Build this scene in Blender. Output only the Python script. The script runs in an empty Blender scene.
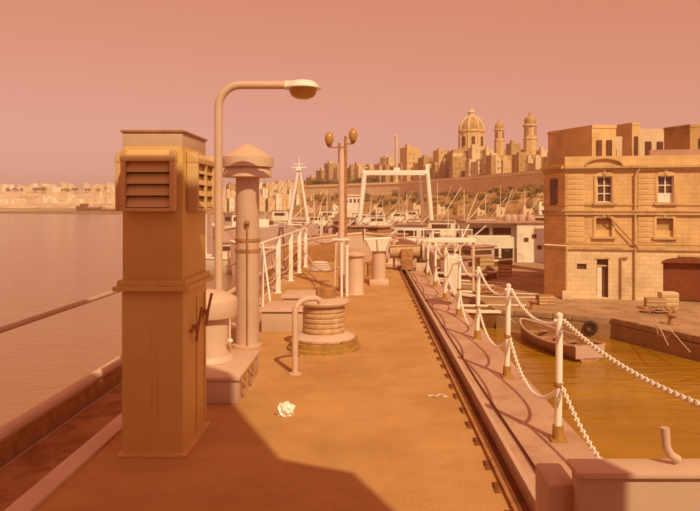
import bpy, bmesh, math, random
from mathutils import Vector, Matrix
R = math.radians
PI = math.pi
rnd = random.Random(7)
S = bpy.context.scene
COL = S.collection

# ------------------------------------------------------------------ camera
F = 660.0; VX = 370.0; HY = 206.0; CZ = 1.9       # focal length / vanishing point of the ship's axis, in photo pixels
cam_d = bpy.data.cameras.new('camera'); cam = bpy.data.objects.new('camera', cam_d); COL.objects.link(cam)
cam.location = (0, 0, CZ); cam.rotation_euler = (R(90), 0, 0)
cam_d.sensor_width = 36.0; cam_d.lens = 36.0 * F / 700.0
cam_d.shift_x = -(VX - 350.0) / 700.0; cam_d.shift_y = (HY - 255.5) / 700.0
cam_d.clip_start = 0.05; cam_d.clip_end = 30000
S.camera = cam

# ------------------------------------------------------------------ light
SD = Vector((0.433, -0.946, 1.0)).normalized()     # towards the sun
sun_d = bpy.data.lights.new('sun', 'SUN'); sun = bpy.data.objects.new('sun', sun_d); COL.objects.link(sun)
sun_d.energy = 3.2; sun_d.angle = R(0.5); sun_d.color = (1.0, 0.81, 0.48)
sun.rotation_euler = (-SD).to_track_quat('-Z', 'Y').to_euler()
sun.location = (20, -40, 45)
W = bpy.data.worlds.new('World'); S.world = W; W.use_nodes = True
nt = W.node_tree; nt.nodes.clear()
sky = nt.nodes.new('ShaderNodeTexSky'); sky.sky_type = 'NISHITA'; sky.sun_disc = False
sky.sun_elevation = math.asin(SD.z); sky.sun_rotation = math.atan2(SD.x, SD.y)
sky.air_density = 1.0; sky.dust_density = 1.5; sky.ozone_density = 1.0
bw = nt.nodes.new('ShaderNodeRGBToBW'); nt.links.new(sky.outputs[0], bw.inputs[0])
comb = nt.nodes.new('ShaderNodeCombineColor')
# the faded dye of the print: each channel is its own power of the sky's luminance
SKY = ((8.3, 0.20), (4.2, 0.54), (3.6, 0.92)); LREF = 7.0
for i, (k, p) in enumerate(SKY):
    a = nt.nodes.new('ShaderNodeMath'); a.operation = 'DIVIDE'; a.inputs[1].default_value = LREF
    b = nt.nodes.new('ShaderNodeMath'); b.operation = 'POWER'; b.inputs[1].default_value = p
    c = nt.nodes.new('ShaderNodeMath'); c.operation = 'MULTIPLY'; c.inputs[1].default_value = k
    nt.links.new(bw.outputs[0], a.inputs[0]); nt.links.new(a.outputs[0], b.inputs[0])
    nt.links.new(b.outputs[0], c.inputs[0]); nt.links.new(c.outputs[0], comb.inputs[i])
bg = nt.nodes.new('ShaderNodeBackground'); bg.inputs[1].default_value = 0.1
wo = nt.nodes.new('ShaderNodeOutputWorld')
nt.links.new(comb.outputs[0], bg.inputs[0]); nt.links.new(bg.outputs[0], wo.inputs[0])
S.view_settings.view_transform = 'Standard'; S.view_settings.look = 'None'
S.view_settings.exposure = 0.0; S.view_settings.gamma = 1.0; S.view_settings.use_curve_mapping = False
S.render.engine = 'CYCLES'
S.cycles.filter_width = 2.2

# ------------------------------------------------------------------ helpers
def P(px, py, d):
    "world point seen at photo pixel (px,py), d metres ahead"
    return Vector(((px - VX) / F * d, d, CZ - (py - HY) / F * d))
def X(px, d): return (px - VX) / F * d
def Z(py, d): return CZ - (py - HY) / F * d
WZ = -4.1      # water level
QZ = -3.2      # quay level

def mat(name, col, rough=0.6, var=0.12, scale=3.0, bump=0.0, bscale=40.0, dirt=None, dscale=1.2, dlo=.5, dhi=.7, metal=0.0, spec=0.4, streak=False):
    m = bpy.data.materials.new(name); m.use_nodes = True
    n = m.node_tree; N = n.nodes; L = n.links
    b = N['Principled BSDF']; b.inputs['Roughness'].default_value = rough
    b.inputs['Metallic'].default_value = metal; b.inputs['Specular IOR Level'].default_value = spec
    tc = N.new('ShaderNodeTexCoord')
    nz = N.new('ShaderNodeTexNoise'); nz.inputs['Scale'].default_value = scale; nz.inputs['Detail'].default_value = 8; nz.inputs['Roughness'].default_value = .65
    L.new(tc.outputs['Object'], nz.inputs['Vector'])
    r = N.new('ShaderNodeValToRGB'); r.color_ramp.elements[0].position = .3; r.color_ramp.elements[1].position = .7
    c0 = tuple(max(0, c * (1 - var)) for c in col); c1 = tuple(min(1, c * (1 + var)) for c in col)
    r.color_ramp.elements[0].color = (*c0, 1); r.color_ramp.elements[1].color = (*c1, 1)
    L.new(nz.outputs[0], r.inputs[0]); out = r.outputs[0]
    if dirt:
        mp = N.new('ShaderNodeMapping'); L.new(tc.outputs['Object'], mp.inputs[0])
        if streak: mp.inputs['Scale'].default_value = (6, 6, .5)
        n2 = N.new('ShaderNodeTexNoise'); n2.inputs['Scale'].default_value = dscale; n2.inputs['Detail'].default_value = 9; n2.inputs['Roughness'].default_value = .7
        L.new(mp.outputs[0], n2.inputs['Vector'])
        r2 = N.new('ShaderNodeValToRGB'); r2.color_ramp.elements[0].position = dlo; r2.color_ramp.elements[1].position = dhi
        L.new(n2.outputs[0], r2.inputs[0])
        mx = N.new('ShaderNodeMix'); mx.data_type = 'RGBA'; L.new(r2.outputs[0], mx.inputs[0]); L.new(out, mx.inputs[6]); mx.inputs[7].default_value = (*dirt, 1)
        out = mx.outputs[2]
    L.new(out, b.inputs['Base Color'])
    if bump:
        n3 = N.new('ShaderNodeTexNoise'); n3.inputs['Scale'].default_value = bscale; n3.inputs['Detail'].default_value = 5
        L.new(tc.outputs['Object'], n3.inputs['Vector'])
        bp = N.new('ShaderNodeBump'); bp.inputs['Strength'].default_value = bump; bp.inputs['Distance'].default_value = .02
        L.new(n3.outputs[0], bp.inputs['Height']); L.new(bp.outputs[0], b.inputs['Normal'])
    return m

class MB:
    def __init__(s): s.v = []; s.f = []
    def add(s, vs, fs):
        o = len(s.v); s.v += [tuple(v) for v in vs]; s.f += [tuple(i + o for i in f) for f in fs]; return s
    def box(s, c, d, rz=0, rx=0, ry=0, taper=1.0):
        M = Matrix.Translation(Vector(c)) @ Matrix.Rotation(rz, 4, 'Z') @ Matrix.Rotation(ry, 4, 'Y') @ Matrix.Rotation(rx, 4, 'X')
        hx, hy, hz = d[0] / 2, d[1] / 2, d[2] / 2; t = taper
        vs = [(-hx, -hy, -hz), (hx, -hy, -hz), (hx, hy, -hz), (-hx, hy, -hz), (-hx * t, -hy * t, hz), (hx * t, -hy * t, hz), (hx * t, hy * t, hz), (-hx * t, hy * t, hz)]
        return s.add([M @ Vector(v) for v in vs], [(0, 3, 2, 1), (4, 5, 6, 7), (0, 1, 5, 4), (1, 2, 6, 5), (2, 3, 7, 6), (3, 0, 4, 7)])
    def bb(s, x0, x1, y0, y1, z0, z1): return s.box(((x0 + x1) / 2, (y0 + y1) / 2, (z0 + z1) / 2), (x1 - x0, y1 - y0, z1 - z0))
    def tube(s, pts, r, n=10, cap=True):
        pts = [Vector(p) for p in pts]; m = len(pts); rr = r if isinstance(r, (list, tuple)) else [r] * m
        vs = []; up = None
        for i, p in enumerate(pts):
            t = (pts[min(i + 1, m - 1)] - pts[max(i - 1, 0)]).normalized()
            if up is None: up = Vector((0, 0, 1)) if abs(t.z) < .9 else Vector((1, 0, 0))
            a = t.cross(up)
            if a.length < 1e-4: a = t.cross(Vector((0, 1, 0)))
            a.normalize(); b = a.cross(t).normalized(); up = b
            for k in range(n):
                q = 2 * PI * k / n; vs.append(p + (a * math.cos(q) + b * math.sin(q)) * rr[i])
        fs = [(i * n + k, i * n + (k + 1) % n, (i + 1) * n + (k + 1) % n, (i + 1) * n + k) for i in range(m - 1) for k in range(n)]
        if cap: fs += [tuple(range(n - 1, -1, -1)), tuple((m - 1) * n + k for k in range(n))]
        return s.add(vs, fs)
    def lathe(s, prof, c=(0, 0, 0), n=24, sx=1, sy=1, cap=True):
        m = len(prof)
        vs = [(c[0] + r * math.cos(2 * PI * k / n) * sx, c[1] + r * math.sin(2 * PI * k / n) * sy, c[2] + z) for r, z in prof for k in range(n)]
        fs = [(i * n + k, i * n + (k + 1) % n, (i + 1) * n + (k + 1) % n, (i + 1) * n + k) for i in range(m - 1) for k in range(n)]
        if cap: fs += [tuple(range(n - 1, -1, -1)), tuple((m - 1) * n + k for k in range(n))]
        return s.add(vs, fs)
    def prism(s, poly, z0, z1):
        n = len(poly)
        vs = [(x, y, z0) for x, y in poly] + [(x, y, z1) for x, y in poly]
        return s.add(vs, [tuple(range(n - 1, -1, -1)), tuple(range(n, 2 * n))] + [(i, (i + 1) % n, n + (i + 1) % n, n + i) for i in range(n)])
    def vprism(s, poly, y0, y1):
        "outline in x,z extruded along y"
        n = len(poly)
        vs = [(x, y0, z) for x, z in poly] + [(x, y1, z) for x, z in poly]
        return s.add(vs, [tuple(range(n)), tuple(range(2 * n - 1, n - 1, -1))] + [(i, n + i, n + (i + 1) % n, (i + 1) % n) for i in range(n)])
    def mesh(s, name, bevel=0, smooth=None):
        me = bpy.data.meshes.new(name); me.from_pydata(s.v, [], s.f)
        bm = bmesh.new(); bm.from_mesh(me)
        bmesh.ops.recalc_face_normals(bm, faces=bm.faces)
        if bevel:
            es = [e for e in bm.edges if len(e.link_faces) == 2 and e.calc_face_angle(0) > R(40)]
            bmesh.ops.bevel(bm, geom=es, offset=bevel, segments=2, affect='EDGES', profile=.6)
        bm.to_mesh(me); bm.free()
        if smooth is None: smooth = len(me.polygons) < 200000
        if smooth:
            me.polygons.foreach_set('use_smooth', [True] * len(me.polygons))
            try: me.set_sharp_from_angle(angle=R(35))
            except Exception: pass
        return me
    def build(s, name, m, parent=None, bevel=0, loc=None, rz=0, smooth=None):
        me = s.mesh(name, bevel, smooth); me.materials.append(m)
        o = bpy.data.objects.new(name, me); COL.objects.link(o)
        if loc is not None: o.location = loc
        o.rotation_euler = (0, 0, rz)
        if parent: o.parent = parent
        return o
def tag(o, label=None, cat=None, group=None, kind=None):
    if label: o['label'] = label
    if cat: o['category'] = cat
    if group: o['group'] = group
    if kind: o['kind'] = kind
    return o
def thing(name, loc, label, cat, group=None, rz=0):
    o = bpy.data.objects.new(name, None); COL.objects.link(o); o.location = loc; o.rotation_euler = (0, 0, rz); o.empty_display_size = .2
    return tag(o, label, cat, group)
def put(name, me, parent=None, loc=(0, 0, 0), rot=(0, 0, 0), sc=None):
    o = bpy.data.objects.new(name, me); COL.objects.link(o); o.location = loc; o.rotation_euler = rot
    if sc: o.scale = sc
    if parent: o.parent = parent
    return o
def dup(o, loc=None, rz=None, label=None, parent=None):
    c = o.copy(); COL.objects.link(c); c.parent = parent
    if loc is not None: c.location = loc
    if rz is not None: c.rotation_euler = (0, 0, rz)
    if label: c['label'] = label
    for ch in list(o.children): dup(ch, parent=c)
    return c

# ------------------------------------------------------------------ materials
PAINT = (.60, .41, .29)
m_paint = mat('grey_ship_paint', PAINT, .5, .07, 2.5, .08, 60, dirt=(.42, .22, .12), dscale=2.0, dlo=.60, dhi=.78, streak=True)
m_paint2 = mat('grey_ship_paint_pale', (.67, .47, .33), .5, .08, 3, .05, 60, dirt=(.40, .20, .10), dscale=3.0, dlo=.62, dhi=.8)
m_vent = mat('ship_paint_vent_shade', (.68, .44, .14), .5, .07, 2.0, .06, 50, dirt=(.44, .22, .08), dscale=1.6, dlo=.6, dhi=.8, streak=True)  # ship paint with the trunk's orange shade put into its colour
m_hood = mat('ship_paint_hood_shade', (.68, .45, .20), .5, .07, 2.0, .06, 50, dirt=(.44, .24, .10), dscale=1.6, dlo=.6, dhi=.8, streak=True)  # same ship paint, part of the shade tint kept in its colour
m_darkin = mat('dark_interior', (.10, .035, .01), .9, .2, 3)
m_white = mat('white_enamel', (.88, .84, .72), .35, .05, 6, .05, 80, dirt=(.6, .36, .18), dscale=9, dlo=.60, dhi=.74)
m_rope = mat('pale_rope', (.72, .55, .42), .9, .15, 30, .5, 120)
m_deck = mat('deck_coating', (.57, .315, .11), .85, .13, 1.1, .55, 70, dirt=(.45, .225, .065), dscale=.9, dlo=.46, dhi=.72)
m_deckside = mat('waterway_paint', (.56, .35, .235), .6, .12, 2.2, .15, 40, dirt=(.40, .20, .10), dscale=1.7, dlo=.5, dhi=.72)
m_groove = mat('rusty_channel', (.22, .07, .018), .8, .35, 6, .4, 60)
m_rust = mat('rusty_steel', (.42, .20, .07), .8, .3, 9, .4, 60)
m_drum = mat('capstan_wear', (.58, .37, .19), .6, .25, 12, .4, 70)
m_bring = mat('greasy_ring', (.45, .25, .055), .6, .3, 10, .4, 60, dirt=(.26, .12, .02), dscale=5, dlo=.5, dhi=.65)
m_brass = mat('worn_bronze', (.50, .28, .07), .45, .2, 9, .2, 60, metal=.3)
m_lens = mat('lamp_glass', (.50, .27, .06), .18, .1, 5, spec=.6)
m_lime = mat('limestone', (.73, .49, .22), .9, .14, .8, .5, 8, dirt=(.54, .33, .13), dscale=.5, dlo=.48, dhi=.7, streak=False)
m_lime2 = mat('limestone_pale', (.74, .55, .33), .9, .12, .5, .3, 6, dirt=(.5, .32, .15), dscale=.4, dlo=.55, dhi=.75)
m_lime3 = mat('limestone_brown', (.54, .33, .13), .9, .18, .35, .3, 6, dirt=(.32, .17, .05), dscale=.3, dlo=.5, dhi=.7)
m_trim = mat('limestone_trim', (.64, .43, .20), .9, .16, 1.5, .4, 12, dirt=(.38, .2, .07), dscale=1, dlo=.5, dhi=.7)
m_pane = mat('dark_pane', (.16, .06, .02), .25, .3, 1, spec=.5)
m_far = mat('far_window_shutter', (.34, .19, .07), .7, .3, 1)
m_wood = mat('red_brown_door', (.22, .05, .01), .7, .2, 3, .2, 30)
m_quay = mat('quay_stone', (.46, .28, .15), .9, .2, .7, .5, 10, dirt=(.30, .16, .07), dscale=.6, dlo=.45, dhi=.65)
m_leaf = mat('foliage', (.34, .18, .035), .8, .4, .3)
m_leaf2 = mat('foliage_light', (.42, .24, .06), .8, .4, .3)
m_bark = mat('bark', (.22, .12, .05), .9, .2, 4)
m_hill = mat('dry_hillside', (.52, .31, .13), .95, .3, .06, .4, 2, dirt=(.36, .19, .04), dscale=.05, dlo=.36, dhi=.54)
m_hullw = mat('boat_white', (.84, .76, .60), .5, .1, .6, dirt=(.5, .28, .12), dscale=.7, dlo=.55, dhi=.75)
m_hulld = mat('boat_dark', (.28, .11, .03), .6, .25, .8)
m_hullp = mat('boat_pink_grey', (.58, .38, .29), .6, .1, .8)
m_boatwood = mat('boat_wood', (.44, .24, .11), .6, .2, 4, .2, 20)
m_fiber = mat('boat_inside', (.42, .22, .08), .7, .2, 4, .2, 20)
m_tyre = mat('tyre_rubber', (.09, .04, .02), .8, .2, 8)
m_roof = mat('roof_felt', (.52, .30, .20), .9, .15, .8)

# water
def water_mat():
    m = bpy.data.materials.new('sea_water'); m.use_nodes = True; N = m.node_tree.nodes; L = m.node_tree.links
    b = N['Principled BSDF']; b.inputs['Roughness'].default_value = .12; b.inputs['IOR'].default_value = 1.33
    tc = N.new('ShaderNodeTexCoord'); mp = N.new('ShaderNodeMapping'); mp.inputs['Scale'].default_value = (.55, 1.4, 1); mp.inputs['Rotation'].default_value = (0, 0, R(12)); L.new(tc.outputs['Object'], mp.inputs[0])
    n1 = N.new('ShaderNodeTexNoise'); n1.inputs['Scale'].default_value = 1.3; n1.inputs['Detail'].default_value = 6; n1.inputs['Distortion'].default_value = .8; L.new(mp.outputs[0], n1.inputs['Vector'])
    n2 = N.new('ShaderNodeTexNoise'); n2.inputs['Scale'].default_value = .12; n2.inputs['Detail'].default_value = 3; L.new(mp.outputs[0], n2.inputs['Vector'])
    ad = N.new('ShaderNodeMath'); ad.operation = 'MULTIPLY_ADD'; ad.inputs[1].default_value = 1.5; L.new(n2.outputs[0], ad.inputs[0]); L.new(n1.outputs[0], ad.inputs[2])
    bp = N.new('ShaderNodeBump'); bp.inputs['Strength'].default_value = .38; bp.inputs['Distance'].default_value = .16
    L.new(ad.outputs[0], bp.inputs['Height']); L.new(bp.outputs[0], b.inputs['Normal'])
    # base colour runs from pinker left of the ship to ochre in the basin
    sx = N.new('ShaderNodeSeparateXYZ'); L.new(tc.outputs['Object'], sx.inputs[0]); mr = N.new('ShaderNodeMapRange'); mr.inputs[1].default_value = -3; mr.inputs[2].default_value = 4; L.new(sx.outputs[0], mr.inputs[0])
    mx = N.new('ShaderNodeMix'); mx.data_type = 'RGBA'; L.new(mr.outputs[0], mx.inputs[0]); mx.inputs[6].default_value = (.36, .18, .07, 1); r7 = N.new('ShaderNodeValToRGB'); r7.color_ramp.elements[0].position = .35; r7.color_ramp.elements[1].position = .65
    r7.color_ramp.elements[0].color = (.31, .145, .006, 1); r7.color_ramp.elements[1].color = (.41, .20, .012, 1)
    n7 = N.new('ShaderNodeTexNoise'); n7.inputs['Scale'].default_value = .45; n7.inputs['Detail'].default_value = 5; L.new(mp.outputs[0], n7.inputs['Vector']); L.new(n7.outputs[0], r7.inputs[0]); L.new(r7.outputs[0], mx.inputs[7])
    L.new(mx.outputs[2], b.inputs['Base Color'])
    return m
m_water = water_mat()

# block masonry for the quay building
def brick_mat(name, c1, c2, mortar, w=.55, h=.24):
    m = mat(name, c1, .9, .12, 1.0, .3, 12, dirt=tuple(c * .62 for c in c1), dscale=.55, dlo=.5, dhi=.74)
    N = m.node_tree.nodes; L = m.node_tree.links; b = N['Principled BSDF']
    tc = N.new('ShaderNodeTexCoord'); sp = N.new('ShaderNodeSeparateXYZ'); cb = N.new('ShaderNodeCombineXYZ'); L.new(tc.outputs['Object'], sp.inputs[0])
    ad = N.new('ShaderNodeMath'); L.new(sp.outputs[0], ad.inputs[0]); L.new(sp.outputs[1], ad.inputs[1])
    L.new(ad.outputs[0], cb.inputs[0]); L.new(sp.outputs[2], cb.inputs[1])
    br = N.new('ShaderNodeTexBrick'); br.inputs['Scale'].default_value = 1; br.inputs['Brick Width'].default_value = w; br.inputs['Row Height'].default_value = h
    br.inputs['Mortar Size'].default_value = .012; br.inputs['Mortar Smooth'].default_value = .4
    br.inputs['Color1'].default_value = (1, 1, 1, 1); br.inputs['Color2'].default_value = (.92, .90, .86, 1); br.inputs['Mortar'].default_value = (.74, .68, .60, 1)
    L.new(cb.outputs[0], br.inputs['Vector'])
    src = b.inputs['Base Color'].links[0].from_socket
    mx = N.new('ShaderNodeMix'); mx.data_type = 'RGBA'; mx.blend_type = 'MULTIPLY'; mx.inputs[0].default_value = 1
    L.new(src, mx.inputs[6]); L.new(br.outputs[0], mx.inputs[7]); L.new(mx.outputs[2], b.inputs['Base Color'])
    return m
m_block = brick_mat('block_masonry', (.77, .51, .23), None, None)
m_blockp = brick_mat('block_masonry_pale', (.82, .62, .36), None, None)
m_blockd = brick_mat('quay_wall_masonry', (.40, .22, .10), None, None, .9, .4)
m_bastion = brick_mat('bastion_masonry', (.84, .62, .38), None, None, 3, 1.2)

# ------------------------------------------------------------------ setting: water, deck, quay, hill
sea = MB().add([(-7900, -800, WZ), (7900, -800, WZ), (7900, 11900, WZ), (-7900, 11900, WZ)], [(0, 1, 2, 3)]).build('water', m_water); tag(sea, kind='structure')

YB = 20.0                     # where the bow starts to close in
def bow(side, n=10):
    x0 = 1.74 if side > 0 else -2.95
    pts = []
    for i in range(n + 1):
        t = i / n; pts.append((x0 + (-.25 - x0) * (1 - math.cos(t * PI / 2)) ** 1.1, YB + 8.0 * math.sin(t * PI / 2)))
    return pts
stb = [(1.74, -8)] + bow(1); prt = [(-2.95, -8)] + bow(-1)
outline = stb + prt[::-1][1:]
hull = MB()
n = len(outline); cx, cy = -.6, 8
low = [(cx + (x - cx) * .80, cy + (y - cy) * .93) for x, y in outline]
vs = [(x, y, -.14) for x, y in outline] + [(x, y, -5.0) for x, y in low]
hull.add(vs, [tuple(range(n))[::-1], tuple(range(n, 2 * n))] + [(i, (i + 1) % n, n + (i + 1) % n, n + i) for i in range(n)])
ho = hull.build('ship_hull', m_paint); tag(ho, 'grey painted hull of the ship under the foreground deck', 'ship')
# the raised working deck (left of the channel), the waterway strips on both sides
dk = MB()
def edge_x(y, side):
    pts = stb if side > 0 else prt
    for (xa, ya), (xb, yb) in zip(pts, pts[1:]):
        if ya <= y <= yb: return xa + (xb - xa) * (y - ya) / max(yb - ya, 1e-6)
    return pts[-1][0]
ys = [-8 + i * .5 for i in range(0, 72)]
ys = [y for y in ys if y < 27.2]
L_ = []; 
for y in ys: L_.append((max(-2.10, edge_x(y, -1) + .05), min(.885, edge_x(y, 1) - .05)))
vs = []; fs = []
for (a, b), y in zip(L_, ys): vs += [(a, y, 0), (b, y, 0), (a, y, -.138), (b, y, -.138)]
for i in range(len(ys) - 1):
    o = i * 4; fs += [(o, o + 1, o + 5, o + 4), (o, o + 4, o + 6, o + 2), (o + 1, o + 3, o + 7, o + 5)]
deck = dk.add(vs, fs).build('deck', m_deck, smooth=False); tag(deck, kind='structure')
wwy = [y for y in ys if y <= 23.5]
w_ = MB(); vs = []; fs = []
for y in wwy:
    b = edge_x(y, 1) - .01; a = min(1.06, b - .1); vs += [(a, y, 0.0), (b, y, -.004), (b, y, -.13), (a, y, -.13)]
for i in range(len(wwy) - 1):
    o = i * 4; fs += [(o, o + 1, o + 5, o + 4), (o + 1, o + 2, o + 6, o + 5), (o + 3, o, o + 4, o + 7)]
ww = w_.add(vs, fs).build('side_deck', m_deckside, smooth=False); tag(ww, kind='structure')
pp = MB(); vs = []; fs = []
for y in wwy: vs += [(edge_x(y, -1) + .12, y, -.125), (max(-2.25, edge_x(y, -1) + .2), y, -.125)]
for i in range(len(wwy) - 1): o = i * 2; fs += [(o, o + 1, o + 3, o + 2)]
ps = pp.add(vs, fs).build('gutter', mat('gutter_paint', (.50, .25, .10), .8, .2, 2, .3, 30, dirt=(.3, .12, .04), dscale=2, dlo=.45, dhi=.6), smooth=False); tag(ps, kind='structure')

# channel rail let into the deck
ch = thing('deck_channel', (0, 0, 0), 'long rusty steel channel running along the deck towards the bow', 'channel')
MB().bb(.905, 1.045, -6, 22.3, -.125, -.075).build('channel_bed', m_groove, ch)
MB().bb(.885, .910, -6, 22.3, -.12, .030).build('flange', m_rust, ch, .004)
MB().bb(1.040, 1.075, -6, 22.3, -.12, .042).build('flange', m_paint, ch, .004)
clip_me = MB().box((0, 0, .006), (.035, .16, .010)).box((-.006, 0, .014), (.016, .05, .016)).mesh('bracket', .002); clip_me.materials.append(m_groove)
for i in range(44):
    put('bracket', clip_me, ch, (.855 + rnd.uniform(-.006, .006), 3.6 + i * .42 + rnd.uniform(-.04, .04), .0), (0, 0, rnd.uniform(-.05, .05)))
# thin cable run and pipe bead on the starboard waterway
cb = MB().tube([(1.20, -2, .012), (1.21, 3, .012), (1.19, 5, .012), (1.16, 7, .012), (1.15, 9.5, .012), (1.13, 14, .012), (1.1, 20, .012)], .009, 6).build('deck_cable', m_groove)
tag(cb, 'thin dark cable lying along the side deck right of the channel', 'cable')

# port side: curb bar, bulwark cap, handrail
cbar = MB().bb(-2.26, -2.10, -6, 19, -.13, .022).build('curb_bar', m_paint2, bevel=.006); tag(cbar, 'pale steel curb bar along the left edge of the deck', 'curb')
cap = thing('toe_rail', (0, 0, 0), 'low pale capped bulwark along the left hull edge above the sea', 'bulwark')
MB().bb(-2.95, -2.88, -6, 19.6, -.13, .06).build('plate', m_rust, cap)
MB().tube([(-2.92, -6, .09), (-2.92, 19.6, .09)], .055, 10).build('cap_rail', m_paint2, cap)

# ------------------------------------------------------------------ superstructure behind the photographer (casts the deck shadow)
ss = thing('wheelhouse', (0, -.45, 0), 'grey wheelhouse block rising behind the open foredeck', 'wheelhouse')
pf = [(-3.2, 0), (2.24, 0), (2.24, 5.45), (1.95, 5.62), (1.80, 5.72), (1.80, 7.6), (1.66, 7.86), (-3.2, 7.86)]
MB().vprism(pf, -4, 0).build('wall', m_paint, ss)
MB().bb(-3.2, 1.6, -4.1, .0, 7.862, 7.95).build('roof', m_paint2, ss)
for i in range(4):
    f_ = MB().bb(-2.6 + i * 1.0, -1.9 + i * 1.0, .002, .03, 3.4, 4.3).build('window', m_pane, ss)

# ------------------------------------------------------------------ tall louvred ventilator box
VBX0, VBX1, VBY0, VBY1 = -1.885, -1.415, 5.0, 5.72
vb = thing('ventilator_box', ((VBX0 + VBX1) / 2, (VBY0 + VBY1) / 2, 0), 'tall square ventilator trunk with louvred hoods near the left rail', 'ventilator')
ox, oy = vb.location.x, vb.location.y; wx = (VBX1 - VBX0); wy = (VBY1 - VBY0)
MB().box((0, 0, .63), (wx, wy, 1.26)).build('lower_trunk', m_vent, vb, .02)
MB().box((0, 0, 1.275), (wx + .10, wy + .10, .035)).box((0, 0, 1.315), (wx + .05, wy + .05, .045)).build('collar', m_vent, vb, .006)
MB().box((0, 0, 1.85), (wx - .01, wy - .01, 1.03)).build('upper_trunk', m_vent, vb, .015)
m_capv = m_paint
MB().box((0, 0, 2.385), (wx - .012, wy - .012, .15)).build('top_band', m_paint, vb, .01)  # lit top of the trunk, left in the untinted ship paint
MB().box((0, 0, 2.468), (wx + .01, wy + .01, .018)).build('lid', m_rust, vb, .003)
MB().box((0, 0, .012), (wx + .05, wy + .05, .024)).build('base_flange', m_vent, vb, .004)
def hood(side):
    "louvred hood hung on a face; built facing -y then turned"
    w = {'front': .40, 'side': .56}[side]; h = .46; dp = .085
    f = MB()
    f.bb(-w / 2, -w / 2 + .035, -dp, 0, 0, h).bb(w / 2 - .035, w / 2, -dp, 0, 0, h).bb(-w / 2 + .035, w / 2 - .035, -dp, 0, 0, .025)
    f.add([(-w / 2 - .004, -dp - .004, h - .045), (w / 2 + .004, -dp - .004, h - .045), (w / 2 + .004, 0, h + .01), (-w / 2 - .004, 0, h + .01), (-w / 2 - .004, -dp - .004, h - .085), (w / 2 + .004, -dp - .004, h - .085), (w / 2 + .004, 0, h - .085), (-w / 2 - .004, 0, h - .085)],
          [(0, 1, 2, 3), (4, 7, 6, 5), (0, 4, 5, 1), (1, 5, 6, 2), (2, 6, 7, 3), (3, 7, 4, 0)])
    return f.mesh('hood', .004), w, h, dp
def add_hood(side, loc, rz):
    me, w, h, dp = hood(side); me.materials.append(m_hood)
    ho = put('hood', me, vb, loc, (0, 0, rz))
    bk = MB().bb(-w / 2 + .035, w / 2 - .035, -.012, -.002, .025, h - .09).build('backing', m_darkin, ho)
    n = 4
    sm = MB().box((0, 0, 0), (w - .075, .088, .010), rx=R(64)).mesh('slat', .002); sm.materials.append(m_hood)
    for k in range(n): put('slat', sm, ho, (0, -dp + .032, .070 + k * .088))
    if side == 'side': MB().bb(-.015, .015, -dp, -dp + .02, .025, h - .085).build('mullion', m_hood, ho)
add_hood('front', (-.01, -wy / 2, 1.86), 0)
add_hood('side', (wx / 2, .02, 1.86), PI / 2)
add_hood('side', (-wx / 2, .02, 1.86), -PI / 2)
# dog handles on the right face
for (yy, zz) in ((-.10, .95), (.22, 1.02)):
    dg = MB().tube([(wx / 2 + .03, yy, zz - .13), (wx / 2 + .045, yy + .01, zz), (wx / 2 + .07, yy + .03, zz + .14)], .012, 8).box((wx / 2 + .02, yy, zz - .02), (.05, .03, .05)).box((wx / 2 + .02, yy - .05, zz - .03), (.02, .10, .02)).build('dog_handle', m_rust, vb)
MB().box((wx / 2 + .004, .02, .62), (.008, .02, 1.1)).box((wx / 2 + .004, .28, .62), (.008, .03, 1.1)).build('seam_strip', m_vent, vb)

# ------------------------------------------------------------------ lamp post
D = 7.75
lp = thing('deck_lamp', (X(218.5, D), D, 0), 'tall swan-neck deck lamp reaching right over the foredeck', 'lamp')
zt = Z(85, D); r_b = .26
pts = [(0, 0, 0), (0, 0, zt - r_b)] + [(r_b - r_b * math.cos(a), 0, zt - r_b + r_b * math.sin(a)) for a in [R(15 * k) for k in range(1, 7)]] + [(X(290, D) - X(218.5, D), 0, zt + .0)]
MB().tube(pts, .047, 14).build('pole', m_paint2, lp)
hx = X(303, D) - X(218.5, D)
hd = MB().lathe([(.0, .075), (.06, .075), (.13, .062), (.17, .03), (.185, 0), (.215, -.012), (.215, -.024), (.17, -.026), (.02, -.026)], (hx, 0, zt - .02), 28).box((hx - .16, 0, zt + .0), (.10, .10, .09)).build('lamp_housing', m_white, lp)
MB().lathe([(.165, 0), (.155, -.05), (.125, -.09), (.07, -.115), (.01, -.12)], (hx, 0, zt - .046), 28).build('lamp_glass', m_lens, lp)
MB().lathe([(.10, 0), (.10, .03), (.06, .05)], (0, 0, 0), 16).build('base_flange', m_paint2, lp)

# ------------------------------------------------------------------ tall round vent with cowl
D = 8.95; cxv = X(247.5, D)
rv = thing('round_ventilator', (cxv, D, 0), 'tall round ventilator pipe with a wide conical cowl behind the lamp', 'ventilator')
MB().lathe([(.20, 0), (.20, .03), (.157, .04), (.157, 2.30)], n=28).build('pipe', m_paint, rv)
MB().lathe([(.17, 2.28), (.33, 2.29), (.33, 2.33), (.31, 2.40), (.24, 2.47), (.10, 2.50)], n=32).build('lower_cowl', m_paint2, rv)
MB().lathe([(.20, 2.42), (.345, 2.425), (.35, 2.53), (.345, 2.56), (.19, 2.66), (.03, 2.74)], n=32, cap=True).build('cap', m_paint2, rv)
sk = MB().lathe([(.352, 2.34), (.356, 2.54)], n=32, cap=False).add([], [])
for zz in (1.30, 1.44):
    MB().lathe([(.158, -.02), (.168, -.02), (.168, .02), (.158, .02)], (0, 0, zz), 28, cap=False).build('strap', m_rust, rv)
MB().tube([(.03, -.175, .02), (.03, -.175, 1.60), (.03, -.19, 1.66)], .011, 8).build('conduit', m_rust, rv)
MB().lathe([(.0, -.03), (.035, -.02), (.035, .02), (.0, .03)], (.03, -.19, 1.68), 10).build('valve_knob', m_rust, rv)
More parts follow.
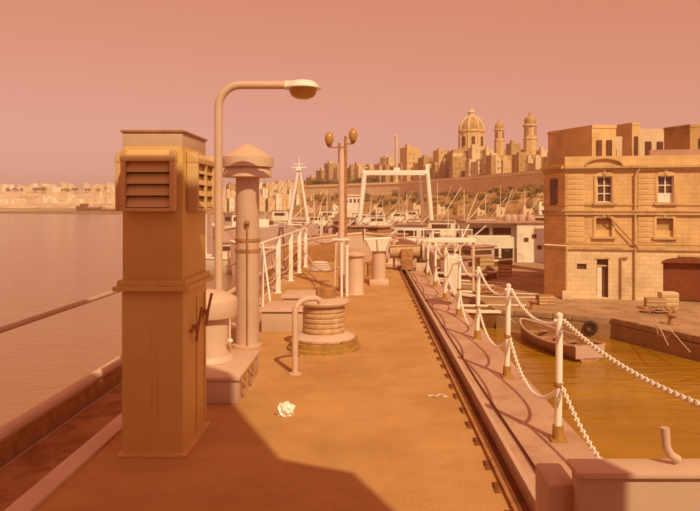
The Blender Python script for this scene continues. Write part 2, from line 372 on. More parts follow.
MB().box((-.26, 0, 1.2), (.02, .02, .2)).tube([(-.30, 0, 1.08), (-.16, 0, 1.12)], .012, 6).build('bracket', m_rust, rv)

# ------------------------------------------------------------------ locker with mushroom vent on it
lk = thing('vent_locker', (-1.50, 6.92, 0), 'low pale locker with clamped lid right of the ventilator trunk', 'locker')
MB().box((0, 0, .11), (.46, 1.18, .22)).build('body', m_paint, lk, .012)
MB().box((0, 0, .242), (.50, 1.22, .035)).build('lid', m_paint2, lk, .008)
for yy in (-.50, -.08):
    b_ = MB().tube([(.25, yy, .10), (.285, yy, .16), (.285, yy, .28)], .011, 8).lathe([(0, -.02), (.03, -.012), (.03, .012), (0, .02)], (.285, yy, .17), 10).box((.265, yy, .235), (.07, .03, .03)).build('clamp', m_brass, lk)
mv = thing('mushroom_vent', (-1.72, 7.05, .262), 'squat mushroom vent standing on the pale locker', 'vent')
MB().lathe([(.27, 0), (.26, .03), (.235, .06), (.22, .48)], n=28).build('stem', m_paint2, mv)
MB().lathe([(.22, .47), (.295, .465), (.30, .48), (.30, .64), (.285, .665), (.15, .73), (.02, .75)], n=32).build('head', m_paint2, mv)
lp2 = MB().tube([(.255, -.15, .46), (.26, -.155, .26)], .006, 6).lathe([(0, -.03), (.028, -.01), (.028, .01), (0, .03)], (.26, -.155, .23), 10).build('pull_cord', m_white, mv)

# ------------------------------------------------------------------ second locker by the round vent
lk2 = thing('vent_locker', (-1.32, 10.35, 0), 'low locker between the round ventilator and the capstan', 'locker')
MB().box((0, 0, .15), (.62, .9, .30)).build('body', m_paint, lk2, .012)
MB().box((0, 0, .325), (.68, .96, .03)).build('lid', m_paint2, lk2, .008)
MB().tube([(.33, -.2, .16), (.37, -.2, .2), (.37, -.2, .33)], .012, 6).box((.345, -.2, .2), (.06, .04, .04)).build('clamp', m_brass, lk2)
ht = thing('deck_hatch', (-1.15, 11.9, 0), 'flat dark lidded hatch behind the low locker', 'hatch')
MB().box((0, 0, .14), (.74, .8, .28)).build('coaming', m_paint, ht, .01)
MB().box((0, 0, .31), (.80, .86, .05)).build('lid', m_paint2, ht, .01)

# ------------------------------------------------------------------ capstan
cp = thing('capstan', (X(324, 8.85), 8.85, 0), 'squat capstan with ribbed drum on the middle of the deck', 'capstan')
MB().lathe([(.49, 0), (.49, .04), (.455, .05), (.455, .11), (.40, .125)], n=36).build('base_ring', m_bring, cp)
MB().lathe([(.33, .10), (.415, .13), (.42, .16), (.36, .19), (.30, .215)], n=36).build('lower_flange', m_paint2, cp)
pr = [(.27, .21)]
for k in range(5): pr += [(.272, .225 + k * .066), (.286, .240 + k * .066), (.286, .272 + k * .066), (.272, .286 + k * .066)]
pr += [(.26, .57)]
MB().lathe(pr, n=36).build('drum', m_drum, cp)
MB().lathe([(.25, .56), (.33, .59), (.345, .615), (.34, .64), (.25, .665), (.10, .68)], n=36).build('top_plate', m_paint2, cp)
MB().lathe([(.14, .67), (.14, .80), (.13, .81), (.03, .82)], (.03, 0, 0), n=24).build('motor_cover', m_rust, cp)
MB().tube([(0, 0, .80), (0, 0, .90)], .012, 6).tube([(-.06, 0, .90), (.07, 0, .90)], .013, 6).build('handle', m_rust, cp)
for k in range(12):
    a = 2 * PI * (k + .3) / 12
    MB().box((.415 * math.cos(a), .415 * math.sin(a), .115), (.07, .05, .06), rz=a).build('pawl', m_rust, cp)
gp = thing('goose_neck_pipe', (X(295, 7.46), 7.46, 0), 'goose-neck pipe standing in front of the capstan', 'pipe')
r_b = .14; zt = .84
pts = [(0, 0, 0), (0, 0, zt - r_b)] + [((r_b - r_b * math.cos(a)), (r_b - r_b * math.cos(a)) * .6, zt - r_b + r_b * math.sin(a)) for a in [R(18 * k) for k in range(1, 6)]] + [(.22, .13, zt + .0), (.26, .15, zt - .02), (.275, .16, zt - .06)]
MB().tube(pts, .034, 12).build('pipe', m_paint2, gp)
MB().lathe([(.08, 0), (.08, .012), (.05, .02)], n=16).build('foot_flange', m_paint, gp)
MB().tube([(.25, .15, zt + .02), (.25, .15, zt + .12)], .014, 6).tube([(.19, .15, zt + .12), (.31, .15, zt + .12)], .013, 6).build('valve_handle', m_rust, gp)

# ------------------------------------------------------------------ starboard posts and chains
post_y = [3.0, 5.36, 7.35, 9.45, 11.45, 13.5, 15.6, 17.7]
PX_ = 1.535; PH = 1.01
labels = ['white chain post nearest the camera beyond the right coaming', 'nearest fully seen white chain post above the green water', 'second white chain post from the camera, left of the rowing boat', 'third white chain post along the deck edge, chain lying at its foot',
          'fourth white chain post, just right of the pale canvas', 'fifth white chain post, thick and standing at the left of the pale canvas', 'slender white chain post beyond the pale canvas', 'farthest white chain post by the winch housing']
posts = []
p0 = thing('chain_post', (PX_, post_y[0], 0), labels[0], 'post', 'white chain posts along the right deck edge')
MB().tube([(0, 0, .10), (.008, 0, .5), (.012, 0, PH - .02), (.012, 0, PH)], [.030, .030, .028, .022], 12).build('shaft', m_white, p0)
MB().tube([(0, 0, 0), (0, 0, .12)], [.046, .044], 14).box((0, 0, .008), (.13, .13, .016)).build('socket', m_brass, p0)
MB().tube([(-.03, 0, PH - .04), (.055, 0, PH - .045)], .014, 8).lathe([(0, -.02), (.03, -.008), (.03, .012), (0, .03)], (.012, 0, PH), 12).build('eye', m_white, p0)
MB().lathe([(.034, -.02), (.040, -.008), (.040, .008), (.034, .02)], (.005, 0, .45), 12, cap=False).tube([(0, -.03, .45), (0, .05, .45)], .012, 6).build('mid_ring', m_rust, p0)
posts.append(p0)
for y, lb in zip(post_y[1:], labels[1:]): posts.append(dup(p0, (PX_ + rnd.uniform(-.01, .01), y, 0), rnd.uniform(-.2, .2), lb))
# tape the light lean of the posts
for o in posts: o.rotation_euler[1] = rnd.uniform(-.004, .022)

def link_at(mb, p, t, roll):
    n1, n2 = 10, 5; a = .024; b = .0135; w = .0066
    t = t.normalized(); s = t.cross(Vector((0, 0, 1)))
    if s.length < .05: s = Vector((1, 0, 0))
    s.normalize(); u = s.cross(t).normalized()
    s2 = s * math.cos(roll) + u * math.sin(roll); u2 = t.cross(s2).normalized()
    vs = []
    for i in range(n1):
        q = 2 * PI * i / n1; c = p + t * a * math.cos(q) + s2 * b * math.sin(q); rad = (t * math.cos(q) + s2 * math.sin(q)).normalized()
        for k in range(n2):
            h = 2 * PI * k / n2; vs.append(c + (rad * math.cos(h) + u2 * math.sin(h)) * w)
    fs = [(i * n2 + k, i * n2 + (k + 1) % n2, ((i + 1) % n1) * n2 + (k + 1) % n2, ((i + 1) % n1) * n2 + k) for i in range(n1) for k in range(n2)]
    mb.add(vs, fs)
def sag_pts(a, b, sag, n=60):
    a = Vector(a); b = Vector(b)
    return [a.lerp(b, i / n) - Vector((0, 0, sag * 4 * (i / n) * (1 - i / n))) for i in range(n + 1)]
def chain(a, b, sag, label, group=None, pts=None, floor=None):
    pts = pts or sag_pts(a, b, sag)
    if floor is not None: pts = [Vector((p.x, p.y, max(p.z, floor))) for p in pts]
    mb = MB(); acc = 0; pitch = .036; nxt = 0; k = 0
    for p, q in zip(pts, pts[1:]):
        L = (q - p).length
        while nxt <= acc + L:
            f = (nxt - acc) / L; link_at(mb, p.lerp(q, f), q - p, (k % 2) * PI / 2 + .5); nxt += pitch; k += 1
        acc += L
    o = mb.build('chain', m_white); return tag(o, label, 'chain', group)
gu = 'white chains strung between the right-hand posts'
upl = ['upper white chain sweeping to the right edge above the basin', 'upper white chain between the two nearest posts', 'upper white chain between the second and third posts', 'upper white chain between the third and fourth posts', 'upper white chain behind the pale canvas', 'upper white chain just beyond the pale canvas', 'upper white chain at the far end of the post row']
lol = ['lower white chain dropping behind the right-hand coaming', 'lower white chain looping down between the two nearest posts', 'lower white chain looping between the second and third posts', 'lower white chain slack to the deck by the third post', 'lower white chain behind the pale canvas', 'lower white chain just beyond the pale canvas', 'lower white chain at the far end of the post row']
usag = [.07, .15, .17, .17, .15, .15, .15]; lsag = [.28, .33, .30, .42, .3, .3, .3]
for i in range(7):
    a, b = post_y[i], post_y[i + 1]
    chain((PX_ + .04, a, PH - .04), (PX_ + .04, b, PH - .04), usag[i], upl[i], gu)
    chain((PX_ + .02, a, .45), (PX_ + .02, b, .45), lsag[i], lol[i], gu, floor=.02)

# pale canvas on the rail between posts
cv = MB(); vs = []; fs = []; nx, nz = 8, 10
for j in range(nz + 1):
    for i in range(nx + 1):
        t = i / nx; h = j / nz; zlo = .12 + .55 * abs(t - .65)
        vs.append((1.44 + .30 * t, 12.3 + .5 * t + .03 * math.sin(t * 9 + h * 4), zlo + (.97 - zlo) * h + .02 * math.sin(t * 12)))
for j in range(nz):
    for i in range(nx): o = j * (nx + 1) + i; fs.append((o, o + 1, o + nx + 2, o + nx + 1))
o = cv.add(vs, fs).build('canvas_screen', m_hullw); sm_ = o.modifiers.new('s', 'SOLIDIFY'); sm_.thickness = .012
tag(o, 'pale canvas hanging to a point among the right-hand posts', 'canvas')

# ------------------------------------------------------------------ coaming bottom right, step box, stub pipe
co = thing('coaming', (X(574, 2.42), 2.40, -.018), 'steel screen coaming at the bottom right corner, left half in shade', 'coaming')
MB().bb(.01, 1.6, 0, .09, .0, .93).build('plate', m_paint, co, .012)
MB().bb(-.0, 1.62, -.02, .12, .931, .955).build('capping', m_paint2, co, .008)
sb = MB().bb(0, .105, 0, .22, 0, .86).build('side_ledge', m_paint, bevel=.015, loc=(.668, 2.46, 0)); tag(sb, 'narrow shaded steel ledge at the left end of the bottom right coaming', 'step')
st = thing('stub_pipe', (X(668, 2.43) + .0, 2.455, .955), 'short bent stub pipe standing on the bottom right coaming', 'pipe')
MB().tube([(.05, .0, 0), (.02, .0, .02), (.005, 0, .05), (0, 0, .12)], .016, 12).build('pipe', m_paint2, st)

# ------------------------------------------------------------------ port handrail (near) and railing (forward)
hr = thing('handrail', (-2.62, 0, 0), 'single grey handrail above the sea left of the ventilator trunk', 'handrail')
MB().tube([(0, -3, 1.02), (0, 3, 1.02), (0, 9.2, 1.02)], .022, 10).build('rail', m_paint, hr)
for y in (1.2, 7.1, 9.2): MB().tube([(0, y, -.12), (0, y, 1.0)], .024, 10).build('post', m_paint2, hr)
ry = [12.3, 14.4, 16.7, 18.7, 20.5]
rl = thing('white_railing', (-2.0, 0, 0), 'white flat-bar railing standing on the left of the foredeck', 'railing')
for i, y in enumerate(ry):
    MB().box((0 + (0, 0, 0, 0, 0)[i], y, .6), (.10 if i else .05, .03, 1.2)).box((0, y, .01), (.16, .12, .02)).build('stanchion', m_white, rl, .003)
MB().tube([(0, ry[0] - .05, 1.21), (0, ry[-1] + .05, 1.21)], .028, 10).build('top_rail', m_white, rl)
MB().tube([(-.0, ry[0], 1.2), (.28, ry[0] - .75, .02)], .018, 8).build('brace', m_white, rl)
for (z0, sg) in ((.80, .16), (.45, .10)):
    for i in range(4): MB().tube(sag_pts((.0, ry[i], z0), (.0, ry[i + 1], z0), sg, 12), .014, 6).build('rope_rail', m_rope, rl)

gpz = thing('gate_post', (X(344, 13.8), 13.8, 0), 'pair of white gate posts in the middle of the foredeck', 'post')
MB().tube([(-.05, 0, 0), (-.05, 0, 1.2)], .028, 10).build('shaft', m_white, gpz)
MB().tube([(.06, .06, 0), (.06, .06, 1.22)], .032, 10).build('shaft', m_white, gpz)
MB().box((-.06, 0, 1.2), (.36, .12, .04)).build('head_plate', m_white, gpz, .005)
MB().tube([(-.19, -.25, 0), (-.17, 0, 1.17)], .018, 8).build('brace', m_paint2, gpz)
rp = MB().tube(sag_pts((-2.0, 20.4, 1.16), (X(338, 13.8), 13.8, 1.19), .22, 20), .02, 8).build('guard_rope', m_rope); tag(rp, 'slack upper rope from the white railing to the gate posts', 'rope', 'guard ropes')
rp = MB().tube(sag_pts((-2.0, 20.4, .55), (X(338, 13.8), 13.8, .62), .32, 20), .018, 8).build('guard_rope', m_rope); tag(rp, 'slack lower rope from the white railing to the gate posts', 'rope', 'guard ropes')

# ------------------------------------------------------------------ mast with two lanterns
D = 15.0
ms = thing('lantern_mast', (X(341.5, D), D, 0), 'slim mast amidships with two lanterns on a crossarm', 'mast')
MB().tube([(0, 0, 0), (0, 0, Z(155, D)), (0, 0, Z(150, D))], [.075, .065, .04], 12).build('pole', m_paint2, ms)
MB().tube([(.09, .05, 1.2), (.09, .05, Z(136, D))], .035, 8).build('upper_pole', m_rust, ms)
za = Z(147, D)
MB().tube([(X(329, D) - X(341.5, D), .05, za), (.09, .05, za + .0)], .018, 6).tube([(.09, .05, za + .08), (X(353, D) - X(341.5, D), .05, za + .08)], .018, 6).tube([(-.05, .05, za - .35), (-.05, .05, za + .1)], .03, 8).build('crossarm', m_rust, ms)
for px in (329, 353):
    xx = X(px, D) - X(341.5, D); z0 = za + (.0 if px < 340 else .08)
    ln = MB().lathe([(.02, 0), (.05, .03), (.075, .06), (.02, .07)], (xx, .05, z0), 14).build('lantern_base', m_rust, ms)
    MB().lathe([(.06, .07), (.095, .13), (.10, .22), (.085, .28), (.05, .33), (.01, .35)], (xx, .05, z0), 16).build('lantern_globe', m_lens, ms)

# ------------------------------------------------------------------ drum and pedestal amidships
dm = thing('ventilator_drum', (X(355.5, 14.25), 14.25, 0), 'short round grey ventilator drum beside the gate posts', 'ventilator')
MB().lathe([(.19, 0), (.175, .03), (.175, .80)], n=20).build('body', m_paint2, dm)
MB().lathe([(.19, .80), (.23, .83), (.23, .86), (.05, .92)], n=20).build('cap', m_paint2, dm)
pd = thing('tray_pedestal', (X(379, 15.9), 15.9, 0), 'round pedestal carrying a flared white tray at mid deck', 'pedestal')
MB().box((0, 0, .07), (.46, .40, .14)).build('base', m_paint2, pd, .02)
MB().lathe([(.165, .14), (.165, .78), (.2, .80)], n=20).build('column', m_paint2, pd)
tr = MB(); tr.add([(-.20, -.15, .82), (.20, -.15, .82), (.20, .15, .82), (-.20, .15, .82), (-.36, -.2, 1.1), (.30, -.2, 1.14), (.30, .25, 1.14), (-.36, .25, 1.1)], [(0, 1, 2, 3), (0, 1, 5, 4), (1, 2, 6, 5), (2, 3, 7, 6), (3, 0, 4, 7)])
to = tr.build('tray', m_white, pd, smooth=False); q = to.modifiers.new('s', 'SOLIDIFY'); q.thickness = .02
for xx in (-.33, -.05, .27): MB().tube([(xx * .6, -.17, .82), (xx, -.21, 1.11)], .014, 6).build('tray_rib', m_paint, pd)
bl = thing('twin_bollard', (X(365, 17.6), 17.6, 0), 'small dark bollard pair left of the tray pedestal', 'bollard')
for dx in (-.09, .12): MB().lathe([(.07, 0), (.07, .30), (.09, .32), (.09, .36), (.02, .38)], (dx, 0, .04), 12).build('bollard_post', m_rust, bl)
MB().box((0, 0, .02), (.5, .25, .04)).build('base_plate', m_rust, bl)

# ------------------------------------------------------------------ bow: bulwark, breakwater, winch, rope coil
def bulwark(side, y_from, label, m, ztop=.50):
    pts = [(x, y) for x, y in ([(1.74, YB - 2.2)] if side > 0 else [(-2.95, YB - 1.0)]) + bow(side, 14)]
    r = thing('bow_bulwark', (0, 0, 0), label, 'bulwark', 'plated bulwarks round the bow')
    mb = MB(); n = len(pts)
    def ring(off, z): return [(x - side * off * (1 if i < n - 3 else .3), y - off * .3, z) for i, (x, y) in enumerate(pts)]
    fl = .0
    zs = [ztop + .22 * (i / (n - 1)) ** 1.5 for i in range(n)]
    a = [(x, y, -.14) for x, y in pts]; b = [(x + side * .10, y, z) for (x, y), z in zip(pts, zs)]
    c = [(x - side * .03, y - .01, -.14) for x, y in pts]; d = [(x + side * .07, y - .01, z) for (x, y), z in zip(pts, zs)]
    vs = a + b + c + d; fs = []
    for i in range(n - 1): fs += [(i, i + 1, n + i + 1, n + i), (2 * n + i, 3 * n + i, 3 * n + i + 1, 2 * n + i + 1), (n + i, n + i + 1, 3 * n + i + 1, 3 * n + i)]
    mb.add(vs, fs).build('plating', m, r)
    MB().tube([(x + side * .09, y, z + .02) for (x, y), z in zip(pts, zs)], .055, 8).build('cap_rail', m_paint2, r)
    for i in range(1, n - 3, 2):
        x, y = pts[i]
        MB().add([(x - side * .04, y, -.0), (x - side * .40, y - .1, -.0), (x + side * .05, y, .44), (x - side * .04, y + .03, -.0), (x - side * .40, y - .07, -.0), (x + side * .05, y + .03, .44)], [(0, 1, 2), (3, 5, 4), (0, 3, 4, 1), (1, 4, 5, 2), (2, 5, 3, 0)]).build('stay', m_paint, r, smooth=False)
    return r
bulwark(-1, 0, 'curved pale plating of the left side of the bow', m_paint)
bulwark(1, 0, 'curved shaded plating of the right side of the bow', m_paint)
bwk = thing('breakwater', (0, 0, 0), 'low slanting steel breakwater across the foredeck', 'breakwater')
def slab(a, b, z0, z1, th=.05):
    a = Vector(a); b = Vector(b); m = (a + b) / 2; d = b - a
    return MB().box((m.x, m.y, (z0 + z1) / 2), (d.length, th, z1 - z0), rz=math.atan2(d.y, d.x))
slab((-2.7, 20.6), (-1.2, 22.6), 0, .62).build('plate', m_rust, bwk, .005)  # dark rust colour on this plate stands in for shade
slab((-1.2, 22.65), (.55, 21.8), 0, .50).build('plate', m_paint2, bwk, .005)
rc = MB()
for k in range(5): rc.lathe([(.30 - .02 * k, 0), (.33 - .02 * k, .03), (.30 - .02 * k, .06), (.27 - .02 * k, .03), (.30 - .02 * k, 0)], (0, 0, .0 + k * .05), 28, cap=False)
o = rc.build('rope_coil', m_rope, loc=(X(320, 19.4), 19.4, .005)); tag(o, 'coiled pale rope on the foredeck right of the white railing', 'rope')
# winch housing at the end of the channel
wn = thing('anchor_winch', (X(407, 19.3), 19.6, 0), 'winch housing with a square dark box where the channel ends', 'winch')
MB().box((.0, -.25, .34), (.34, .34, .60)).build('gear_box', m_rust, wn, .02)
MB().tube([(-.62, .0, .62), (.5, 0, .62)], .10, 14).build('shaft', m_paint, wn)
for xx in (-.58, .48): MB().tube([(xx - .03, 0, .55), (xx + .03, 0, .55)], .34, 20).build('drum_flange', m_paint2, wn)
MB().tube([(-.5, 0, .55), (.4, 0, .55)], .20, 16).build('drum', m_drum, wn)
MB().box((.42, -.34, .12), (.34, .12, .24)).build('foot', m_paint2, wn, .01)
MB().tube([(-.55, -.3, .85), (-.2, -.4, .98), (.2, -.4, 1.0), (.55, -.3, .96)], .025, 8).build('guard_hoop', m_paint2, wn)
for s in (-1, 1): MB().box((s * .36, .32, .45), (.06, .30, .9)).build('side_frame', m_paint2, wn, .01)
dmn = thing('windlass_drum', (X(390, 21), 21.3, 0), 'rounded windlass drum on the centre line before the bow', 'windlass')
MB().lathe([(.32, 0), (.30, .06), (.22, .12), (.20, .62), (.27, .72), (.30, .76), (.26, .82), (.05, .86)], n=24).build('drum', m_paint2, dmn)
MB().lathe([(.42, 0), (.42, .05), (.30, .06)], n=24).build('base', m_paint, dmn)

# ------------------------------------------------------------------ litter on the deck
rr = random.Random(3)
bm = bmesh.new(); bmesh.ops.create_icosphere(bm, subdivisions=3, radius=1)
for v in bm.verts:
    c = v.co; k = 1 + .20 * math.sin(c.x * 5 + c.z * 7) * math.cos(c.y * 6) + .10 * math.sin(c.y * 13 + c.x * 9) + rr.uniform(-.04, .04); v.co = Vector((c.x * .078 * k + .01, c.y * .07 * k, max(0, c.z * .075 * k + .035)))
me = bpy.data.meshes.new('crumpled_paper'); bm.to_mesh(me); bm.free(); me.materials.append(m_white)
o = put('crumpled_paper', me, None, (X(284.5, 6.02), 6.0, .002)); tag(o, 'crumpled white paper lying on the open deck', 'paper')
o = MB().tube([(0, 0, .012), (.05, .02, .012), (.09, -.01, .012), (.12, .05, .012), (.17, .03, .012), (.19, -.02, .012), (.15, -.03, .012)], .011, 6).build('rope_scrap', m_rope, loc=(X(427, 6.6), 6.55, 0)); tag(o, 'short scrap of rope on the deck left of the channel', 'rope')

# ------------------------------------------------------------------ quay
q = MB(); qpoly = [(5.2, 46), (6.2, 32.3), (11.0, 29.9), (12.3, 26.6), (15, 20), (60, 10), (120, 60), (60, 110), (16, 74), (8.5, 68), (6.6, 60)]
q.prism(qpoly, WZ - 1, QZ); qo = q.build('quay', m_quay, smooth=False); tag(qo, kind='structure')
# coping stones along the quay edge, each one a piece
def coping(a, b, step=.9):
    a = Vector((*a, 0)); b = Vector((*b, 0)); L = (b - a).length; n = int(L / step); t = (b - a) / L; rz = math.atan2(t.y, t.x); nr = Vector((t.y, -t.x, 0))
    mes = []
    for k in range(4):
        me = MB().box((0, 0, 0), (step - .03, .55, .26)).mesh('stone', .02); me.materials.append(m_quay); mes.append(me)
    for i in range(n):
        p = a + t * step * (i + .5); put('stone', mes[i % 4], qo, (p.x + nr.x * (.02 - .2), p.y + nr.y * (.02 - .2), QZ - .08 + rnd.uniform(-.02, .03)), (0, 0, rz + rnd.uniform(-.01, .01)))
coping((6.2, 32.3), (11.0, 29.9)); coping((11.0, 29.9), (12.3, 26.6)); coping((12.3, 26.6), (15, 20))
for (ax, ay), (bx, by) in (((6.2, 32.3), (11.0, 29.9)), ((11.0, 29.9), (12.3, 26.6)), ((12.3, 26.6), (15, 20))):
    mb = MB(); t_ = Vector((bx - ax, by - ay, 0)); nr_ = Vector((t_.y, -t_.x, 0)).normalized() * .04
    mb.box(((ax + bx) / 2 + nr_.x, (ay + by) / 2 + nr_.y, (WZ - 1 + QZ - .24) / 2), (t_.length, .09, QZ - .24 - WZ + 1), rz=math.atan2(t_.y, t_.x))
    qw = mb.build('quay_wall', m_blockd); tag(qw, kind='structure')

# ------------------------------------------------------------------ quay building
A = Vector((10.8, 36.5, QZ)); ang = R(-12)
qb = thing('warehouse', A, 'two-storey limestone warehouse on the quay with arched windows', 'building', rz=ang)
BH = 7.42; BW = 13.0
# facade with real openings: build a grid of wall panels around the openings
ops = [  # u0,u1,z0,z1,kind
    (1.66, 2.46, 5.30, 6.72, 'win'), (4.78, 5.58, 5.30, 6.72, 'win'), (7.9, 8.7, 5.30, 6.72, 'win'), (11.0, 11.8, 5.3, 6.72, 'win'),
    (1.62, 2.44, 3.45, 4.42, 'arch'), (4.72, 5.56, 3.45, 4.42, 'arch'), (7.85, 8.7, 3.45, 4.42, 'arch'), (11.0, 11.8, 3.45, 4.42, 'arch'),
    (1.66, 2.26, .10, 2.20, 'door'), (5.05, 7.2, .0, 2.05, 'gate'), (.62, 1.12, 1.62, 1.92, 'slit')]
us = sorted(set([0, BW] + [o[0] for o in ops] + [o[1] for o in ops])); zs = sorted(set([0, 2.7, BH] + [o[2] for o in ops] + [o[3] for o in ops]))
wall = MB()
T = .35
for i in range(len(us) - 1):
    run = None
    for j in range(len(zs) - 1):
        uc, zc = (us[i] + us[i + 1]) / 2, (zs[j] + zs[j + 1]) / 2
        if any(o[0] < uc < o[1] and o[2] < zc < o[3] for o in ops): continue
        a, b, c, d = us[i], us[i + 1], zs[j], zs[j + 1]
        wall.add([(a, 0, c), (b, 0, c), (b, 0, d), (a, 0, d)], [(0, 1, 2, 3)])
for u0, u1, z0, z1, k in ops:
    wall.add([(u0, 0, z0), (u1, 0, z0), (u1, 0, z1), (u0, 0, z1), (u0, T, z0), (u1, T, z0), (u1, T, z1), (u0, T, z1)], [(0, 4, 5, 1), (1, 5, 6, 2), (2, 6, 7, 3), (3, 7, 4, 0)])
# return walls: the canted left face, back and right
fl = Vector((-.36, .93, 0)); ca, sa = math.cos(-ang), math.sin(-ang)
def loc2(v): return Vector((v.x * ca - v.y * sa, v.x * sa + v.y * ca, 0))
L1 = loc2(fl) * 1.95; L2 = L1 + loc2(Vector((.30, .953, 0))) * 7; L3 = Vector((BW, 9, 0))
ring = [(0, 0), (L1.x, L1.y), (L2.x, L2.y), (L3.x, L3.y), (BW, 0)]
for (a, b), (c, d) in zip(ring, ring[1:]): wall.add([(a, b, 0), (c, d, 0), (c, d, BH), (a, b, BH)], [(0, 1, 2, 3)])
wall.add([(x, y, BH) for x, y in ring], [(0, 1, 2, 3, 4)])
me = bpy.data.meshes.new('wall'); me.from_pydata(wall.v, [], wall.f); me.materials.append(m_block); me.materials.append(m_blockp)
for p_ in me.polygons:
    if p_.center.z < 2.7 and abs(p_.normal.y) > .9 and p_.center.x > 0: p_.material_index = 1
wo_ = bpy.data.objects.new('wall', me); COL.objects.link(wo_); wo_.parent = qb
def strip(name, z0, z1, proud, m=m_trim):
    mb = MB().bb(-.05, BW, -proud, 0, z0, z1)
    a = Vector((0, 0, 0)); b = L1; d = (b - a); nrm = Vector((-d.y, d.x, 0)).normalized(); mid = (a + b) / 2 + nrm * (proud / 2)
    mb.box((mid.x, mid.y, (z0 + z1) / 2 - .001), (d.length, proud, z1 - z0), rz=math.atan2(d.y, d.x))
    return mb.build(name, m, qb, smooth=False)
strip('cornice', 7.16, 7.30, .26); strip('cornice', 7.02, 7.158, .14); strip('string_course', 4.62, 4.80, .14); strip('string_course', 4.80, 4.87, .2)
strip('string_course', 2.72, 2.84, .12); strip('sill_course', 5.14, 5.22, .06)
# parapet with the low curved pediment
MB().bb(-.02, BW, .12, .40, BH, BH + .42).build('parapet', m_lime, qb, smooth=False)
pc = MB(); arc = [(-.95 * math.cos(R(180 * k / 16)), .38 * math.sin(R(180 * k / 16))) for k in range(17)]
pc.vprism([(2.0 + x, 7.30 + z) for x, z in arc], -.16, .1).build('pediment', m_lime, qb, smooth=False)
pc = MB(); 
for k in range(16):
    (x0, z0), (x1, z1) = arc[k], arc[k + 1]; dx, dz = x1 - x0, z1 - z0
    pc.box((2.0 + (x0 + x1) / 2, -.14, 7.31 + (z0 + z1) / 2), (math.hypot(dx, dz) + .02, .34, .07), ry=-math.atan2(dz, dx))
pc.build('pediment_moulding', m_trim, qb, smooth=False)
MB().bb(4.5, BW, .5, 1.2, BH, BH + .75).build('roof_tiles', m_roof, qb, smooth=False)
# quoins and pilasters, each block a piece
qme = MB().box((0, 0, 0), (.88, .03, .27)).mesh('quoin', .01); qme.materials.append(m_block)
for base in (.52, 4.22, 9.4):
    for k in range(24):
        z = .35 + k * .29
        if abs(z - 2.78) < .2 or abs(z - 4.74) < .22 or z > 6.9 or (z < 2.9): continue
        put('quoin', qme, qb, (base, -.015, z))
def arch_poly(u0, u1, z, rise, n=10):
    return [(u1, z)] + [((u0 + u1) / 2 + (u1 - u0) / 2 * math.cos(PI * k / n), z + rise * math.sin(PI * k / n)) for k in range(1, n)] + [(u0, z)]
for u0, u1, z0, z1, k in ops:
    uc = (u0 + u1) / 2; w = u1 - u0
    if k in ('win', 'arch'):
        wn_ = MB().bb(u0 - .2, u1 + .2, -.14, .0, z0 - .14, z0 - .02).build('sill', m_trim, qb, smooth=False)
        for ja in (u0 - .14, u1): MB().bb(ja, ja + .14, -.06, .0, z0 - .018, z1).build('jamb', m_lime, wn_, smooth=False)
        ar = [( (1.0) * x, z) for x, z in arch_poly(u0 - .14, u1 + .14, z1, .26)]
        MB().vprism(ar, -.07, .0).build('arch_stone', m_lime, wn_, smooth=False)
        if k == 'arch': MB().vprism(arch_poly(u0, u1, z1, .17), -.078, -.071).build('arch_dark_panel', m_lime3, wn_, smooth=False)  # brown panel on the wall face, coloured for the dark of an arched opening
        MB().box((uc, -.06, z1 + .2), (.14, .10, .28), taper=1.2).build('keystone', m_trim, wn_, smooth=False)
    if k == 'win':
        pn = MB().bb(u0, u1, .19, .21, z0, z1).build('window', m_pane, qb, smooth=False)
        fr = MB()
        for x in (u0 + .03, uc, u1 - .03): fr.bb(x - .03, x + .03, .13, .185, z0, z1)
        for z in (z0 + .03, z0 + .48, z0 + .92, z1 - .03): fr.bb(u0 + .03, u1 - .03, .135, .18, z - .025, z + .025)
        fr.build('frame', m_white, pn, smooth=False)
        if uc > 5: MB().bb(u0 + .06, u1 - .06, .14, .182, z0 + .05, z0 + .45).build('shutter', m_white, pn, smooth=False)
    if k == 'arch':
        pn = MB().bb(u0, u1, .19, .21, z0, z1).build('window', m_lime3, qb, smooth=False)
        MB().bb(u0, u1, .12, .18, z0, z0 + .34).build('blind_panel', m_lime, pn, smooth=False)
        MB().bb(u0, u1, .14, .186, z1 - .06, z1).build('frame', m_pane, pn, smooth=False)
    if k == 'door':
        d_ = MB().bb(u0 + .04, u0 + .28, .16, .20, z0, z1 - .4).build('door', m_hullw, qb, smooth=False)
        MB().bb(u0, u1, .22, .24, z0, z1).build('door_recess', m_pane, qb, smooth=False)
        MB().bb(u0 - .08, u1 + .08, -.05, 0, z1, z1 + .1).bb(u0 + .02, u1 - .02, .12, .2, z1 - .42, z1 - .34).build('transom', m_trim, qb, smooth=False)
    if k == 'gate':
        d_ = MB().bb(u0, u1, .26, .30, z0, z1).build('gate', m_wood, qb, smooth=False)
        MB().vprism(arch_poly(u0 - .1, u1 + .1, z1, .30), -.05, .0).build('gate_arch', m_wood, qb, smooth=False)
        MB().bb(u0 + .8, u1 + .2, -.09, 0, z1 + .34, z1 + .44).build('lintel', m_trim, qb, smooth=False)
    if k == 'slit': MB().bb(u0, u1, .10, .12, z0, z1).build('vent_slit', m_pane, qb, smooth=False)
